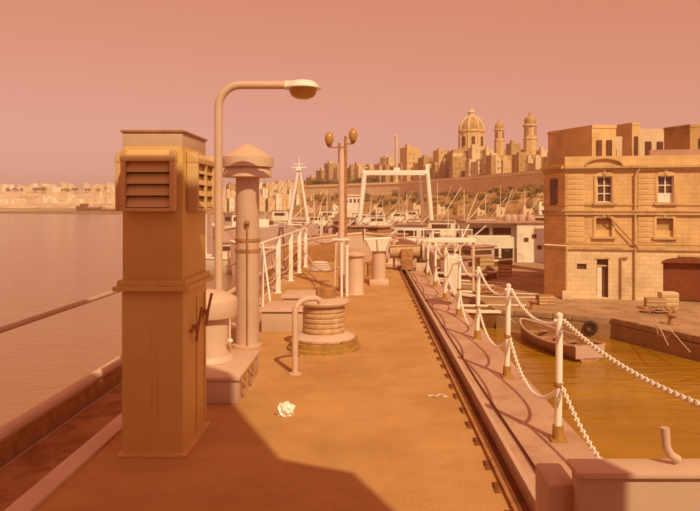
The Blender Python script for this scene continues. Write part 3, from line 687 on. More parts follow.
# left face window, pipes, cable
lf = L1 / 2; rzl = math.atan2(L1.y, L1.x)
MB().box((lf.x - .02, lf.y, 5.9), (.6, .12, 1.5), rz=rzl).build('window', m_pane, qb, smooth=False)
MB().tube([(3.62, -.10, 0), (3.62, -.10, 6.6), (3.70, -.2, 6.95), (3.85, -.2, 7.1)], .06, 8).build('downpipe', m_trim, qb)
MB().tube([(.05, -.16, 0), (.05, -.16, 4.55)], .05, 8).build('downpipe', m_trim, qb)
MB().tube([(2.9, -.08, 0.1), (2.9, -.08, 2.3), (3.25, -.1, 2.3)], .05, 8).build('downpipe', m_rust, qb)
MB().tube([(-.2, -.2, 3.02), (BW, -.2, 2.98)], .03, 6).build('cable', m_rust, qb)
MB().tube([(2.2, -.16, 4.6), (3.75, -.16, 2.85)], .035, 6).build('cable', m_rust, qb)
MB().tube([(.05, -.2, 2.9), (-1.15, -.5, 2.98)], .045, 8).build('bracket_arm', m_lime2, qb)
MB().box((.05, -.35, .22), (.5, .4, .44)).build('corner_block', m_lime2, qb, .03)

# taller blocks behind it
def block(name, px0, px1, pxc, ytop, d, zb, label, cat='building', mside=m_lime, depth=8, fx=-.40, wins=0, group=None, storey=3.0):
    "house seen corner on: shaded left face px0..pxc, sunlit front pxc..px1"
    c = Vector((X(pxc, d), d, 0)); f = Vector((fx, math.sqrt(1 - fx * fx), 0)); r0 = (px0 - VX) / F
    t = (c.x - r0 * c.y) / (r0 * f.y - f.x) if pxc > px0 else 0
    t = max(t, .5) if pxc > px0 else depth
    g = Vector((f.y, -f.x, 0)) * 1.0
    g = Vector((.97, .05, 0)).normalized(); r1 = (px1 - VX) / F
    s = (r1 * c.y - c.x) / (g.x - r1 * g.y)
    h = Z(ytop, d) - zb
    o = thing(name, (c.x, c.y, zb), label, cat, group)
    a = Vector((0, 0, 0)); b = g * s; e = f * t
    poly = [(a.x, a.y), (b.x, b.y), (b.x + e.x, b.y + e.y), (e.x, e.y)]
    MB().prism(poly, 0, h).build('wall', mside, o, smooth=False)
    th = .25
    def inset(k, poly=poly):
        cx_ = sum(p[0] for p in poly) / 4; cy_ = sum(p[1] for p in poly) / 4
        return [(cx_ + (x - cx_) * k, cy_ + (y - cy_) * k) for x, y in poly]
    MB().prism(inset(1.02), h, h + .22).build('parapet', mside, o, smooth=False)
    nf = max(1, int(h / storey)); k = 0
    if wins:
        for j in range(nf):
            for i in range(wins):
                u = s * (i + .7) / (wins + .4); z = (j + .55) * h / nf
                if z > h - .5: continue
                MB().box((g.x * u, g.y * u - .04, z), (min(.9, s / wins * .4), .16, h / nf * .42), rz=math.atan2(g.y, g.x)).build('window', m_pane, o, smooth=False); k += 1
    return o
block('rooftop_house', 548, 616, 592, 128, 46, QZ, 'plain square block behind the warehouse, its left face in shade', wins=2, mside=m_lime, storey=3.4)
block('rooftop_house', 613, 640, 632, 125, 56, QZ, 'narrow taller block behind the warehouse roof, shaded left side', wins=1, mside=m_lime)
block('rooftop_house', 634, 668, 640, 131, 60, QZ, 'low pale house behind the warehouse, right of the narrow block', wins=2, mside=m_lime2)
block('rooftop_house', 664, 735, 690, 127, 52, QZ, 'shaded house above the right end of the warehouse roof', wins=2, mside=m_lime3)
block('rooftop_house', 600, 622, 602, 139, 52, QZ, 'small pale house with a round-topped window behind the warehouse', wins=1, mside=m_lime2)

# ------------------------------------------------------------------ white boathouse left of the warehouse
D = 60
wh = thing('boathouse', (X(468, D), D, QZ), 'long white boathouse with two rows of dark openings', 'building')
wB = X(543, D) - X(468, D); wH = Z(223, D) - QZ
sp = X(516, D) - X(468, D)
MB().bb(0, sp, 0, 6, 1.25, 2.3).bb(0, sp, .5, 6, 2.3, wH - .0).bb(sp, wB, -.4, 6, 0, wH - .01).bb(0, sp, 2.5, 6, 0, 1.25).build('wall', m_hullw, wh, smooth=False)
MB().bb(-.3, wB + .2, -.6, 6.3, wH, wH + .18).build('roof', m_roof, wh, smooth=False)
for a, b in ((.35, 2.0), (2.35, 4.0)): MB().bb(a, b, .44, .5, 2.45, 3.1).build('window', m_pane, wh, smooth=False)
for a in (0.05, 1.4, 2.8, 4.1): MB().bb(a, a + .22, 0.02, .3, 0, 1.25).build('pillar', m_hullw, wh, smooth=False)
for a in (.5, 1.9, 3.3): MB().bb(a, a + .5, -.04, .0, .95, 1.2).build('window', m_pane, wh, smooth=False)
for a, z in ((5.0, 1.9), (5.7, 2.2), (6.2, 1.2)): MB().bb(a, a + .4, -.46, -.4, z, z + .35).build('sign_patch', m_wood, wh, smooth=False)
for a in (3.9, 4.5, 5.2, 6.0): MB().lathe([(.35, 0), (.40, .25), (.33, .5), (.1, .6)], (a, 1.5, wH + .18), 12).build('roof_tank', m_hullp, wh)

# ------------------------------------------------------------------ boats
def hullmesh(L, B, H, m, name='hull', parent=None, sheer=.35, transom=.7, top_inset=False):
    n = 10; rows = []
    for i in range(n + 1):
        t = i / n; w = B / 2 * (1 - max(0, (t - .45) / .55) ** 2.2) * (transom + (1 - transom) * min(1, t / .3)); w = max(w, .02)
        zt = H * (1 + sheer * (t ** 3) + .08 * (1 - t) ** 2); y = -L / 2 + L * t
        rows.append([(-w, y, zt), (-w * .92, y, zt * .45), (-w * .5, y * .96, -.3), (w * .5, y * .96, -.3), (w * .92, y, zt * .45), (w, y, zt)])
    vs = [v for r in rows for v in r]; fs = []
    for i in range(n):
        for k in range(5): o = i * 6 + k; fs.append((o, o + 1, o + 7, o + 6))
        if not top_inset: fs.append((i * 6, i * 6 + 6, i * 6 + 11, i * 6 + 5))
    fs.append((0, 1, 2, 3, 4, 5)); 
    mb = MB().add(vs, fs)
    return mb.build(name, m, parent), rows
def workboat(px, d, L, B, H, rot, label, hm=m_hulld, cabin=True, cm=m_hullw, mast=6, booms=1, group='small craft moored ahead of the bow', cabh=1.6, name='fishing_boat'):
    o = thing(name, (X(px, d), d, WZ), label, 'boat', group, rot)
    h, rows = hullmesh(L, B, H, hm, parent=o)
    MB().tube([r[0] for r in rows], .09, 5).tube([r[5] for r in rows], .09, 5).build('gunwale', m_hullw, o)
    if cabin:
        w = B * .55; l = L * .26; y0 = -L * .18
        MB().box((0, y0, H + cabh / 2), (w, l, cabh)).build('cabin', cm, o, .04)
        MB().box((0, y0, H + cabh + .06), (w * 1.15, l * 1.12, .12)).build('cabin_roof', m_roof, o)
        for s in (-1, 1):
            MB().box((s * w / 2, y0, H + cabh * .65), (.04, l * .7, cabh * .3)).build('window', m_pane, o)
        for s in (-1, 1): MB().box((0, y0 + s * l / 2, H + cabh * .65), (w * .8, .04, cabh * .3)).build('window', m_pane, o)
        MB().box((0, L * .2, H + .25), (B * .4, L * .16, .5)).build('hatch', m_hullp, o)
    if mast:
        MB().tube([(0, L * .08, H * .5), (0, L * .08, H + mast)], [.09, .05], 6).build('mast', m_hullw, o)
        for k in range(booms):
            sg = 1 if k % 2 else -1
            MB().tube([(0, L * .08, H + .8), (sg * mast * .35 * rnd.uniform(.6, 1.2), L * (.08 - .25), H + mast * .9)], .06, 5).build('boom', m_hullw, o)
        MB().tube([(0, L * .08, H + mast), (0, L * .48, H * 1.3)], .015, 3).tube([(0, L * .08, H + mast), (0, -L * .48, H * 1.1)], .015, 3).build('stay', m_rust, o)
    return o
bs = [
 (455, 76, 11, 3.2, 1.4, 1.9, 'white launch with a square cabin below the gantry', m_hullw, 1, m_hullw, 4.5, 1, 1.8),
 (425, 96, 15, 4, 1.8, 1.2, 'broad white motor boat moored under the gantry', m_hullw, 1, m_hullw, 0, 0, 2.0),
 (432, 62, 9, 2.8, 1.1, 1.7, 'pale low launch just beyond the farthest chain posts', m_hullw, 1, m_hullp, 2.5, 0, 1.0),
 (395, 105, 14, 4, 1.7, .8, 'dark fishing boat between the gantry legs', m_hulld, 1, m_hullw, 5, 2, 1.7),
 (376, 85, 12, 3.4, 1.5, 2.2, 'dark hulled trawler left of the tray pedestal', m_hulld, 1, m_hullp, 4.4, 2, 1.5),
 (408, 130, 12, 3.4, 1.6, .2, 'fishing boat with raised booms seen end on', m_hullp, 1, m_hullw, 7, 2, 1.8),
 (366, 140, 14, 4, 1.8, 1.4, 'pale trawler behind the left leg of the gantry', m_hullw, 1, m_hullw, 5, 2, 2),
 (332, 110, 14, 4, 1.8, .9, 'white boat with tall booms behind the lantern mast', m_hullw, 1, m_hullw, 7, 2, 2.2),
 (320, 82, 12, 3.6, 1.6, 2.4, 'dark workboat left of the lantern mast', m_hulld, 1, m_hullp, 5, 2, 1.8),
 (306, 150, 16, 4.2, 1.8, 1.3, 'white cabin cruiser far behind the white railing', m_hullw, 1, m_hullw, 5, 1, 2.0),
 (350, 165, 15, 4, 1.9, 1.7, 'grey boat moored in front of the white quay office', m_hullp, 1, m_hullw, 8, 1, 2.2),
 (388, 180, 18, 4.5, 2, 1.5, 'long pale vessel beneath the bastion slope', m_hullw, 1, m_hullw, 6, 2, 2.4),
 (270, 170, 16, 4.5, 2.2, 1.5, 'dark vessel right of the round ventilator', m_hulld, 1, m_hullw, 9, 2, 2.6),
 (228, 120, 15, 4, 2, .6, 'white vessel seen between the lamp and the round ventilator', m_hullw, 1, m_hullw, 9, 1, 2.6),
 (214, 60, 10, 3, 1.3, 1.3, 'white launch close behind the lamp post', m_hullw, 1, m_hullw, 4, 0, 1.4),
 (470, 110, 13, 4, 1.8, 1.8, 'fishing boat with slanting derricks above the boathouse roof', m_hulld, 1, m_hullw, 7, 2, 2.2),
 (505, 150, 13, 4, 1.8, 1.5, 'boat with white masts behind the boathouse', m_hulld, 1, m_hullw, 9, 2, 2.2),
 (530, 140, 13, 4, 1.8, 1.2, 'boat with thin booms beside the warehouse corner', m_hullp, 1, m_hullw, 8, 2, 2.2)]
bs += [
 (330, 50, 9, 3.0, 2.2, 1.9, 'dark wheelhouse craft close ahead of the port bow', m_hulld, 1, m_hulld, 3.0, 2, 2.2),
 (357, 54, 9, 3.0, 2.3, .9, 'dark workboat filling the gap right of the lantern mast', m_hulld, 1, m_rust, 2.6, 2, 2.0),
 (372, 47, 8, 3.0, 2.0, 2.2, 'brown workboat rising behind the tray pedestal', m_hulld, 1, m_hulld, 2.4, 1, 1.9),
 (392, 56, 9, 3.0, 2.3, 1.2, 'dark tug-like boat straight over the winch housing', m_rust, 1, m_hullw, 3.2, 2, 2.1),
 (440, 48, 8, 2.6, 1.2, 1.0, 'brown launch with a short mast right beyond the canvas', m_hulld, 1, m_hullp, 3.0, 1, 1.1),
 (462, 56, 9, 2.8, 1.3, 2.0, 'dark launch under the right end of the white walkway', m_hulld, 1, m_hullp, 3.4, 2, 1.2),
 (384, 70, 11, 3.2, 1.6, 1.9, 'trawler with crossed booms straight ahead of the bow', m_hulld, 1, m_hullw, 4.2, 2, 1.7),
 (412, 78, 11, 3.2, 1.5, .9, 'grey trawler inside the right legs of the gantry', m_hullp, 1, m_hullw, 4.0, 2, 1.7),
 (352, 68, 10, 3.0, 1.6, 1.2, 'small trawler with a bright cabin just right of the lantern mast', m_hullw, 1, m_hullw, 3.6, 1, 1.8),
 (327, 60, 9, 2.8, 1.5, .7, 'dark launch hiding the foot of the lantern mast', m_hulld, 1, m_hullp, 3.4, 2, 1.4),
 (443, 118, 13, 3.8, 1.8, 1.1, 'white trawler right of the gantry with tall derricks', m_hullw, 1, m_hullw, 8.5, 2, 2.0),
 (490, 120, 13, 3.8, 1.8, .7, 'trawler whose masts stand over the middle of the boathouse roof', m_hulld, 1, m_hullp, 6.5, 2, 1.8),
 (318, 190, 15, 4, 2, 1.6, 'white vessel far off below the stepped towers', m_hullw, 1, m_hullw, 9, 2, 2.6),
 (290, 110, 12, 3.6, 1.7, 1.2, 'white launch behind the A-frame mast', m_hullw, 1, m_hullw, 5, 2, 1.9),
 (373, 200, 16, 4, 2, .4, 'white vessel far off behind the left gantry leg', m_hullw, 1, m_hullw, 9, 2, 2.6),
 (403, 210, 16, 4, 2, 1.3, 'dark vessel far off in the middle of the gantry opening', m_hulld, 1, m_hullw, 10, 2, 2.6)]
for px, d, L, B, H, rot, lb, hm, cab, cm, mast, bo, ch_ in bs: workboat(px, d, L, B, H, rot, lb, hm, cab, cm, mast, bo, cabh=ch_)

# pink-grey hull of the ship lying beyond the railing
D = 62
ns = thing('moored_ship', (X(268, D), D, WZ), 'pale grey hull of a ship lying beyond the white railing', 'ship', rz=-PI / 2 + .25)
hullmesh(9.5, 3.6, 3.9, m_hullp, parent=ns, sheer=.12)
MB().box((0, -1.2, 4.3), (2, 2.4, .9)).build('deckhouse', m_hullw, ns, .05)
MB().tube([(0, 2.2, 3.6), (0, 2.2, 4.3)], .4, 10).build('hatch', m_hullp, ns)
MB().tube([(1.7, -4, 4.1), (1.7, 0, 4.2), (1.4, 3, 4.3)], .05, 5).build('rail', m_white, ns)
# A-frame mast with cross-tree
D = 56
am = thing('aframe_mast', (X(299, D), D, Z(212, D)), 'white A-frame mast with a crosstree above the moored ship', 'mast')
zt = Z(168, D) - am.location.z
MB().tube([(X(289, D) - X(299, D), 0, -1), (-.06, 0, zt)], [.17, .10], 8).build('leg', m_white, am)
MB().tube([(X(308, D) - X(299, D), 0, -1), (.06, 0, zt)], [.14, .09], 8).build('leg', m_white, am)
MB().tube([(0, 0, zt), (0, 0, zt + .9)], [.08, .03], 6).build('topmast', m_white, am)
MB().box((0, 0, zt + .05), (1.3, .2, .09)).box((0, 0, zt + .35), (.9, .1, .06)).box((0, 0, zt - .1), (.5, .4, .25)).build('crosstree', m_white, am)
pl = workboat(299, D + .6, 12, 3.6, 2.2, 1.5, 'grey workboat carrying the A-frame mast', m_hullp, True, m_hullw, 0, 0, cabh=1.3)

# gantry
D = 100
zb = WZ + 1
ga = thing('gantry', (X(395, D), D, zb), 'white portal gantry standing over the moored boats', 'gantry')
def gx(px): return X(px, D) - X(395, D)
zt = Z(173, D) - zb
MB().tube([(gx(357.5), 0, 0), (gx(364.5), 0, zt)], [.38, .38], 8).build('leg', m_white, ga)
MB().tube([(gx(433), 0, 0), (gx(427.5), 0, zt)], [.34, .34], 8).build('leg', m_white, ga)
MB().tube([(gx(426), 2, 0), (gx(420.5), 2, zt)], [.26, .26], 8).build('leg', m_white, ga)
MB().box(((gx(364) + gx(428)) / 2, .5, zt + .05), (gx(429) - gx(363), .7, .75)).build('beam', m_white, ga, .05)
MB().box((gx(427.5), .5, zt + .8), (.5, .5, 1.1)).box((gx(397), .5, zt + .6), (.9, .4, .5)).build('trolley', m_white, ga, .03)
for a in (373, 418): MB().box((gx(a), 0.5, zt - .5), (.5, .3, .4)).build('sheave', m_rust, ga)

# gangway beam ahead of the winch, level white strip
D = 40
gw = thing('pontoon_gangway', (X(404, D), D, WZ), 'white walkway with rails spanning behind the farthest chain posts', 'gangway')
w = X(474, D) - X(404, D)
MB().box((w / 2, 0, Z(240, D) - WZ), (w, 1.2, .26)).build('walkway', m_white, gw, .02)
for k in range(6): MB().box((.1 + k * (w - .2) / 5, -.4, (Z(240, D) - WZ) / 2 - .6), (.12, .12, (Z(240, D) - WZ) + 1 )).build('leg', m_lime2, gw)
for k in range(8): MB().tube([(.05 + k * (w - .1) / 7, .5, Z(240, D) - WZ), (.05 + k * (w - .1) / 7, .5, Z(230, D) - WZ)], .03, 6).build('rail_post', m_white, gw)
MB().tube([(0, .5, Z(230, D) - WZ), (w, .5, Z(230, D) - WZ)], .03, 6).build('rail', m_white, gw)

# white quay office with a row of windows, left of the gantry leg
D = 190
of = thing('quay_office', (X(344, D), D, WZ + 1), 'white two-storey office with a window row beside the gantry', 'building')
w = X(361, D) - X(344, D); h = Z(196, D) - WZ - 1
MB().bb(0, w, 0, 8, 0, h).build('wall', m_hullw, of, smooth=False); MB().bb(-.3, w + .3, -.3, 8, h, h + .4).build('roof', m_hullw, of, smooth=False)
for k in range(4): MB().bb(.5 + k * 1.15, 1.1 + k * 1.15, -.06, 0, h - 1.9, h - .8).build('window', m_pane, of, smooth=False)

# rowing boat
D = 30
rb = thing('rowing_boat', (7.75, 28.0, WZ), 'open wooden rowing boat floating below the quay wall', 'boat', rz=.27)
L, B, H = 5.4, 1.75, .52; n = 16; rows = []
for i in range(n + 1):
    t = i / n; w = B / 2 * (math.sin(PI * (t * .80 + .20)) ** .62 if t < 1 else 0); w = max(w, .015); zt = H * (1 + .35 * (2 * t - .8) ** 2); y = -L / 2 + L * t
    rows.append((w, y, zt))
def bsec(k, inner): # ring profile
    w, y, z = rows[k]
    if inner: w = max(w - .07, .004)
    return [(-w, y, z if not inner else z - .01), (-w * .88, y, z * .5 if not inner else z * .5 + .06), (-w * .45, y, -.12 if not inner else .10), (w * .45, y, -.12 if not inner else .10), (w * .88, y, z * .5 if not inner else z * .5 + .06), (w, y, z if not inner else z - .01)]
vs = [v for k in range(n + 1) for v in bsec(k, False)]; fs = []
for i in range(n):
    for k in range(5): o = i * 6 + k; fs.append((o, o + 1, o + 7, o + 6))
fs += [(0, 1, 2, 3, 4, 5)]
MB().add(vs, fs).build('hull', m_boatwood, rb)
vs = [v for k in range(n + 1) for v in bsec(k, True)]; fs = []
for i in range(n):
    for k in range(5): o = i * 6 + k; fs.append((o, o + 6, o + 7, o + 1))
MB().add(vs, fs + [(0, 1, 2, 3, 4, 5)]).build('inside', m_fiber, rb)
MB().tube([(-w, y, z) for w, y, z in rows] , .055, 6).tube([(w, y, z) for w, y, z in rows], .055, 6).build('gunwale', m_hullp, rb)
for k in (3, 6, 9, 12):
    w, y, z = rows[k]; MB().box((0, y, z - .16), (2 * w - .10, .24, .045)).build('thwart', m_boatwood, rb)
MB().box((0, -L / 2 + .02, H * .75), (rows[0][0] * 2, .06, .5)).build('transom', m_hullp, rb)
MB().tube([(.3, -2.0, .62), (.1, 1.6, .66)], .03, 6).build('oar', m_boatwood, rb)
# tyre fender, mooring ropes
t = MB(); prf = [(.23 + .09 * math.cos(a), .09 * math.sin(a)) for a in [2 * PI * k / 8 for k in range(9)]]
t.lathe(prf, n=20, cap=False); o = t.build('tyre_fender', m_tyre, loc=(10.1, 30.18, WZ + .45)); o.rotation_euler = (PI / 2, 0, -.46); tag(o, 'old tyre fender hanging on the quay wall', 'tyre')
o = MB().tube(sag_pts((7.05, 30.6, WZ + .6), (6.6, 32.3, QZ + .1), .3, 12), .02, 5).build('mooring_rope', m_rope); tag(o, 'mooring rope from the rowing boat up to the quay', 'rope')
for k, (pa, pb, lb) in enumerate((((655, 318), (668, 345), 'mooring line dropping from the quay at the right'), ((661, 319), (690, 352), 'slanting mooring line at the far right of the quay'))):
    o = MB().tube([P(*pa, 27.6), P(*pb, 24)], .018, 5).build('mooring_rope', m_rope); tag(o, lb, 'rope')

# ------------------------------------------------------------------ quay clutter
def crate(px, d, w, h, label, m=m_boatwood, z=QZ):
    o = thing('crate', (X(px, d), d, z), label, 'crate', None, rnd.uniform(-.4, .4))
    MB().box((0, 0, h / 2), (w, w * .8, h)).build('body', m, o, .01)
    for k in range(3): MB().box((0, -w * .4 - .012, h * (.2 + .3 * k)), (w + .02, .022, h * .18)).build('slat', m_trim, o)
    return o
crate(545, 34.2, .8, .5, 'brown crate left of the warehouse corner', m_rust)
crate(655, 32.6, .9, .55, 'crate in the pile before the dark gate', m_boatwood)
crate(668, 33.0, .8, .8, 'tall pale crate in front of the dark gate', m_lime2)
crate(505, 48, .9, .8, 'brown box on the open quay below the boathouse', m_rust)
crate(484, 52, 1.2, 1.1, 'large box on the quay left of the boathouse front', m_boatwood)
def bollard(px, d, label):
    o = thing('quay_bollard', (X(px, d), d, QZ), label, 'bollard', 'iron bollards along the quay edge')
    MB().lathe([(.2, 0), (.16, .06), (.13, .3), (.22, .38), (.22, .44), (.05, .5)], n=14).build('post', m_rust, o)
    MB().box((0, 0, .02), (.5, .5, .04)).build('base_plate', m_rust, o)
bollard(533, 32.4, 'iron bollard on the quay above the rowing boat'); bollard(672, 28.4, 'iron bollard at the right end of the quay edge')
def netpile(px, d, r, label, m):
    o = MB(); rr = random.Random(px)
    for k in range(26):
        a = rr.uniform(0, 6.28); q_ = r * rr.random() ** .5
        pts = [(q_ * math.cos(a + j * .8) + rr.uniform(-.1, .1), q_ * .6 * math.sin(a + j * .8), .05 + rr.random() * .4 * r * (1 - q_ / r * .6)) for j in range(5)]
        o.tube(pts, .04, 4)
    x = o.build('net_pile', m, loc=(X(px, d), d, QZ)); tag(x, label, 'fishing net')
netpile(660, 31.6, .9, 'heap of brown net and rope on the quay edge by the gate', m_boatwood); netpile(492, 38, 1.2, 'brown net heap at the left tip of the quay', m_rust)
netpile(470, 47, 1.6, 'dark net heap behind the chain posts', m_rust)
# small tarped skiffs by the quay at left
for px, d, lb, hm in ((468, 44, 'brown skiff moored under the white walkway', m_hulld), (490, 38, 'brown open skiff moored at the left tip of the quay', m_boatwood), (476, 33, 'dark skiff seen between the chain posts', m_hulld), (455, 50, 'skiff with pale gunwale behind the canvas', m_fiber)):
    workboat(px, d, 5.5, 1.8, .8, rnd.uniform(.3, 2.6), lb, hm, False, mast=0, booms=0, group='open skiffs near the quay tip', name='skiff')

# ------------------------------------------------------------------ ridge: hill, bastion wall, town, church
WALLZ = 20.0
RL = [(285, 186.5), (330, 185.0), (400, 182.5), (470, 177.5), (545, 170.5), (640, 160), (760, 140)]
def dwall(px):
    for (a, ya), (b, yb) in zip(RL, RL[1:]):
        if px <= b: y = ya + (yb - ya) * (max(px, a) - a) / (b - a); break
    else: y = RL[-1][1]
    return (WALLZ - CZ) * F / (HY - y)
hill = MB(); cols = list(range(285, 765, 8)); prof = [(.66, WZ - 1), (.665, WZ + 1.2), (.74, WZ + 1.6), (.80, 3.5), (.90, 8.0), (.995, 11.0), (1.0, 19.6), (1.12, 20.0), (1.4, 22), (1.9, 4)]
vs = []; hr_ = random.Random(5)
for c in cols:
    fade = min(1, max(0, (c - 285) / 35.)); dw = dwall(c)
    for k, z in prof:
        zz = z if z < 0 else (z * fade + (WZ + 2) * (1 - fade)); j = hr_.uniform(-1.0, 1.0) if 2 < z < 15 else 0
        vs.append((X(c, dw * k), dw * k, zz + j))
fs = []; m_ = len(prof)
for i in range(len(cols) - 1):
    for k in range(m_ - 1): o = i * m_ + k; fs.append((o, o + m_, o + m_ + 1, o + 1))
ho_ = hill.add(vs, fs).build('hill', m_hill, smooth=False); tag(ho_, kind='structure')
bw_ = MB(); vs = []; fs = []; cc = list(range(303, 765, 6))
for c in cc:
    dw = dwall(c) * .993
    for (k, z) in ((0, 7), (.0, WALLZ - 1.3), (-.9, WALLZ - 1.2), (-.9, WALLZ - .8), (0.1, WALLZ - .7), (.2, WALLZ + .6), (2.4, WALLZ + .6), (2.4, 7)):
        vs.append((X(c, dw + k), dw + k, z))
for i in range(len(cc) - 1):
    for k in range(7): o = i * 8 + k; fs.append((o, o + 8, o + 9, o + 1))
bo = bw_.add(vs, fs).build('bastion_wall', m_bastion, smooth=False); tag(bo, 'long limestone bastion wall running below the town', 'wall')

def house(px0, px1, ytop, label, d=None, ybase=None, m=m_lime2, zb=None, group=None, name='house', off=12, corner=.35):
    pc_ = px0 + (px1 - px0) * corner
    d = d or dwall((px0 + px1) / 2) + off; zb = 18.5 if zb is None else zb
    fx = -.42; c = Vector((X(pc_, d), d, 0)); f = Vector((fx, .907, 0)); t = max(1.5, min(14, (c.x - (px0 - VX) / F * c.y) / ((px0 - VX) / F * f.y - f.x)))
    g = Vector((.98, .19, 0)); r1 = (px1 - VX) / F; s = (r1 * c.y - c.x) / (g.x - r1 * g.y)
    h = max(2.5, Z(ytop, d) - zb); o = thing(name, (c.x, c.y, zb), label, 'house', group)
    poly = [(0, 0), (g.x * s, g.y * s), (g.x * s + f.x * t, g.y * s + f.y * t), (f.x * t, f.y * t)]
    MB().prism(poly, -6, h).build('wall', m, o, smooth=False)
    k = rnd.random()
    MB().prism([(x * .3 + .2, y * .3 + .5) for x, y in poly], h, h + rnd.uniform(1, 2.2)).build('roof_hut', m_lime2 if k > .5 else m, o, smooth=False)
    mb = MB(); ra = math.atan2(g.y, g.x); nw = max(1, int(s / 3.2)); nf = max(1, int(h / 3.3))
    for j in range(nf):
        for i in range(nw):
            u = s * (i + .5) / nw + rnd.uniform(-.5, .5)
            if rnd.random() < .55 and nw * nf > 1: continue
            mb.box((g.x * u + .02, g.y * u - .03, h * (j + .5) / nf + rnd.uniform(-.2, .4)), (rnd.uniform(.6, 1.0), .2, rnd.uniform(.9, 1.5)), rz=ra)
    for j in range(nf): mb.box((f.x * t * .5, f.y * t * .5, h * (j + .55) / nf), (.9, .9, 1.4), rz=math.atan2(f.y, f.x))
    w_ = mb.build('windows', m_far, o, smooth=False); w_['kind'] = 'stuff'
    return o
def where(px):
    for a, t in ((322, 'at the left end of the ridge'), (350, 'behind the lantern mast'), (372, 'over the left leg of the gantry'), (396, 'over the left half of the gantry beam'), (418, 'over the right half of the gantry beam'), (436, 'over the right leg of the gantry'), (456, 'left of the church dome'), (486, 'below the church dome'), (508, 'below the smaller belfry'), (530, 'below the taller belfry')):
        if px < a: return t
    return 'beside the warehouse corner'
TONE = {'limestone': 'golden', 'limestone_pale': 'pale', 'limestone_brown': 'brown', 'boat_white': 'whitewashed'}
GH = 'limestone houses packed along the ridge'
house(400, 420, 147, 'brown square house alone on the skyline right of the slender pillar', m=m_lime, off=20)
house(380, 394, 157, 'pale low house left of the slender pillar on the skyline', m=m_lime2, off=18)
house(433, 449, 150, 'pale house on the skyline left of the big dome', m=m_lime, off=16)
house(418, 434, 157, 'low brown house between the square house and the dome', m=m_lime3, off=10)
house(449, 486, 156, 'long brown house in front of the big dome', m=m_lime3, off=16, corner=.1)
house(486, 512, 155, 'brown house in front of the smaller belfry', m=m_lime3, off=16, corner=.2)
house(512, 546, 154, 'brown house in front of the taller belfry', m=m_lime3, off=16, corner=.2)
house(468, 480, 147, 'small bright house directly below the dome', m=m_lime2, off=20)
house(482, 494, 149, 'small bright house below the gap between dome and small belfry', m=m_lime2, off=20)
house(536, 550, 150, 'bright house right of the taller belfry', m=m_lime2, off=18)
house(506, 521, 143, 'dark nave-like house between the two belfries', m=m_lime3, off=34)
gl = 'small limestone house in the packed rows on the ridge'
hy = random.Random(11)
for px in range(344, 560, 10):
    y = 169 - (px - 344) * .045 + hy.uniform(-4, 1); m = hy.choice([m_lime, m_lime2, m_lime3, m_lime3])
    house(px + hy.uniform(-3, 1), px + hy.uniform(12, 19), y, '%s flat-roofed house in the ridge-top row %s' % (TONE[m.name], where(px + 5)), m=m, off=12 + hy.uniform(0, 6), group=GH, corner=hy.uniform(.1, .5))
for px in range(352, 450, 12):
    m = hy.choice([m_lime, m_lime2, m_lime3])
    house(px - 2, px + hy.uniform(13, 20), 164 + hy.uniform(-2, 2), '%s house standing higher in the town %s' % (TONE[m.name], where(px + 5)), m=m, off=40 + hy.uniform(0, 20), group=GH)
for (a, b, y, lb) in ((306, 321, 177, 'lowest of the stepped houses at the left end of the ridge'), (316, 331, 170, 'second of the stepped houses at the left end of the ridge'), (324, 338, 163, 'tallest brown house left of the lantern mast'), (333, 346, 167, 'pale house just behind the lantern mast')):
    house(a, b, y, lb, m=m_lime3 if y != 167 else m_lime2, off=15)
# slender pillar
D = dwall(396) + 10
o = thing('pillar', (X(396.5, D), D, 19), 'slender white pillar on the skyline above the gantry', 'monument')
h = Z(135, D) - 19; MB().lathe([(2.2, 0), (2.0, 3), (1.35, 3.2), (1.2, h - 1.5), (1.6, h - 1.2), (.4, h)], n=12).build('shaft', m_lime2, o); MB().box((0, 0, 1), (6, 6, 2)).build('plinth', m_lime, o)
# long waterfront sheds and quay houses under the slope
GW = 'pale sheds along the far waterfront'
for k, px in enumerate(range(306, 560, 21)):
    d = dwall(px) * .72; w0 = px + hy.uniform(-3, 2); m = hy.choice([m_lime2, m_hullw, m_lime2, m_lime3])
    house(w0, w0 + hy.uniform(9, 16), 206 - hy.uniform(-4.5, .8), '%s low waterfront shed %s' % (TONE[m.name], where(px + 5)), d=d, zb=WZ + 1.4, m=m, group=GW, name='waterfront_shed')

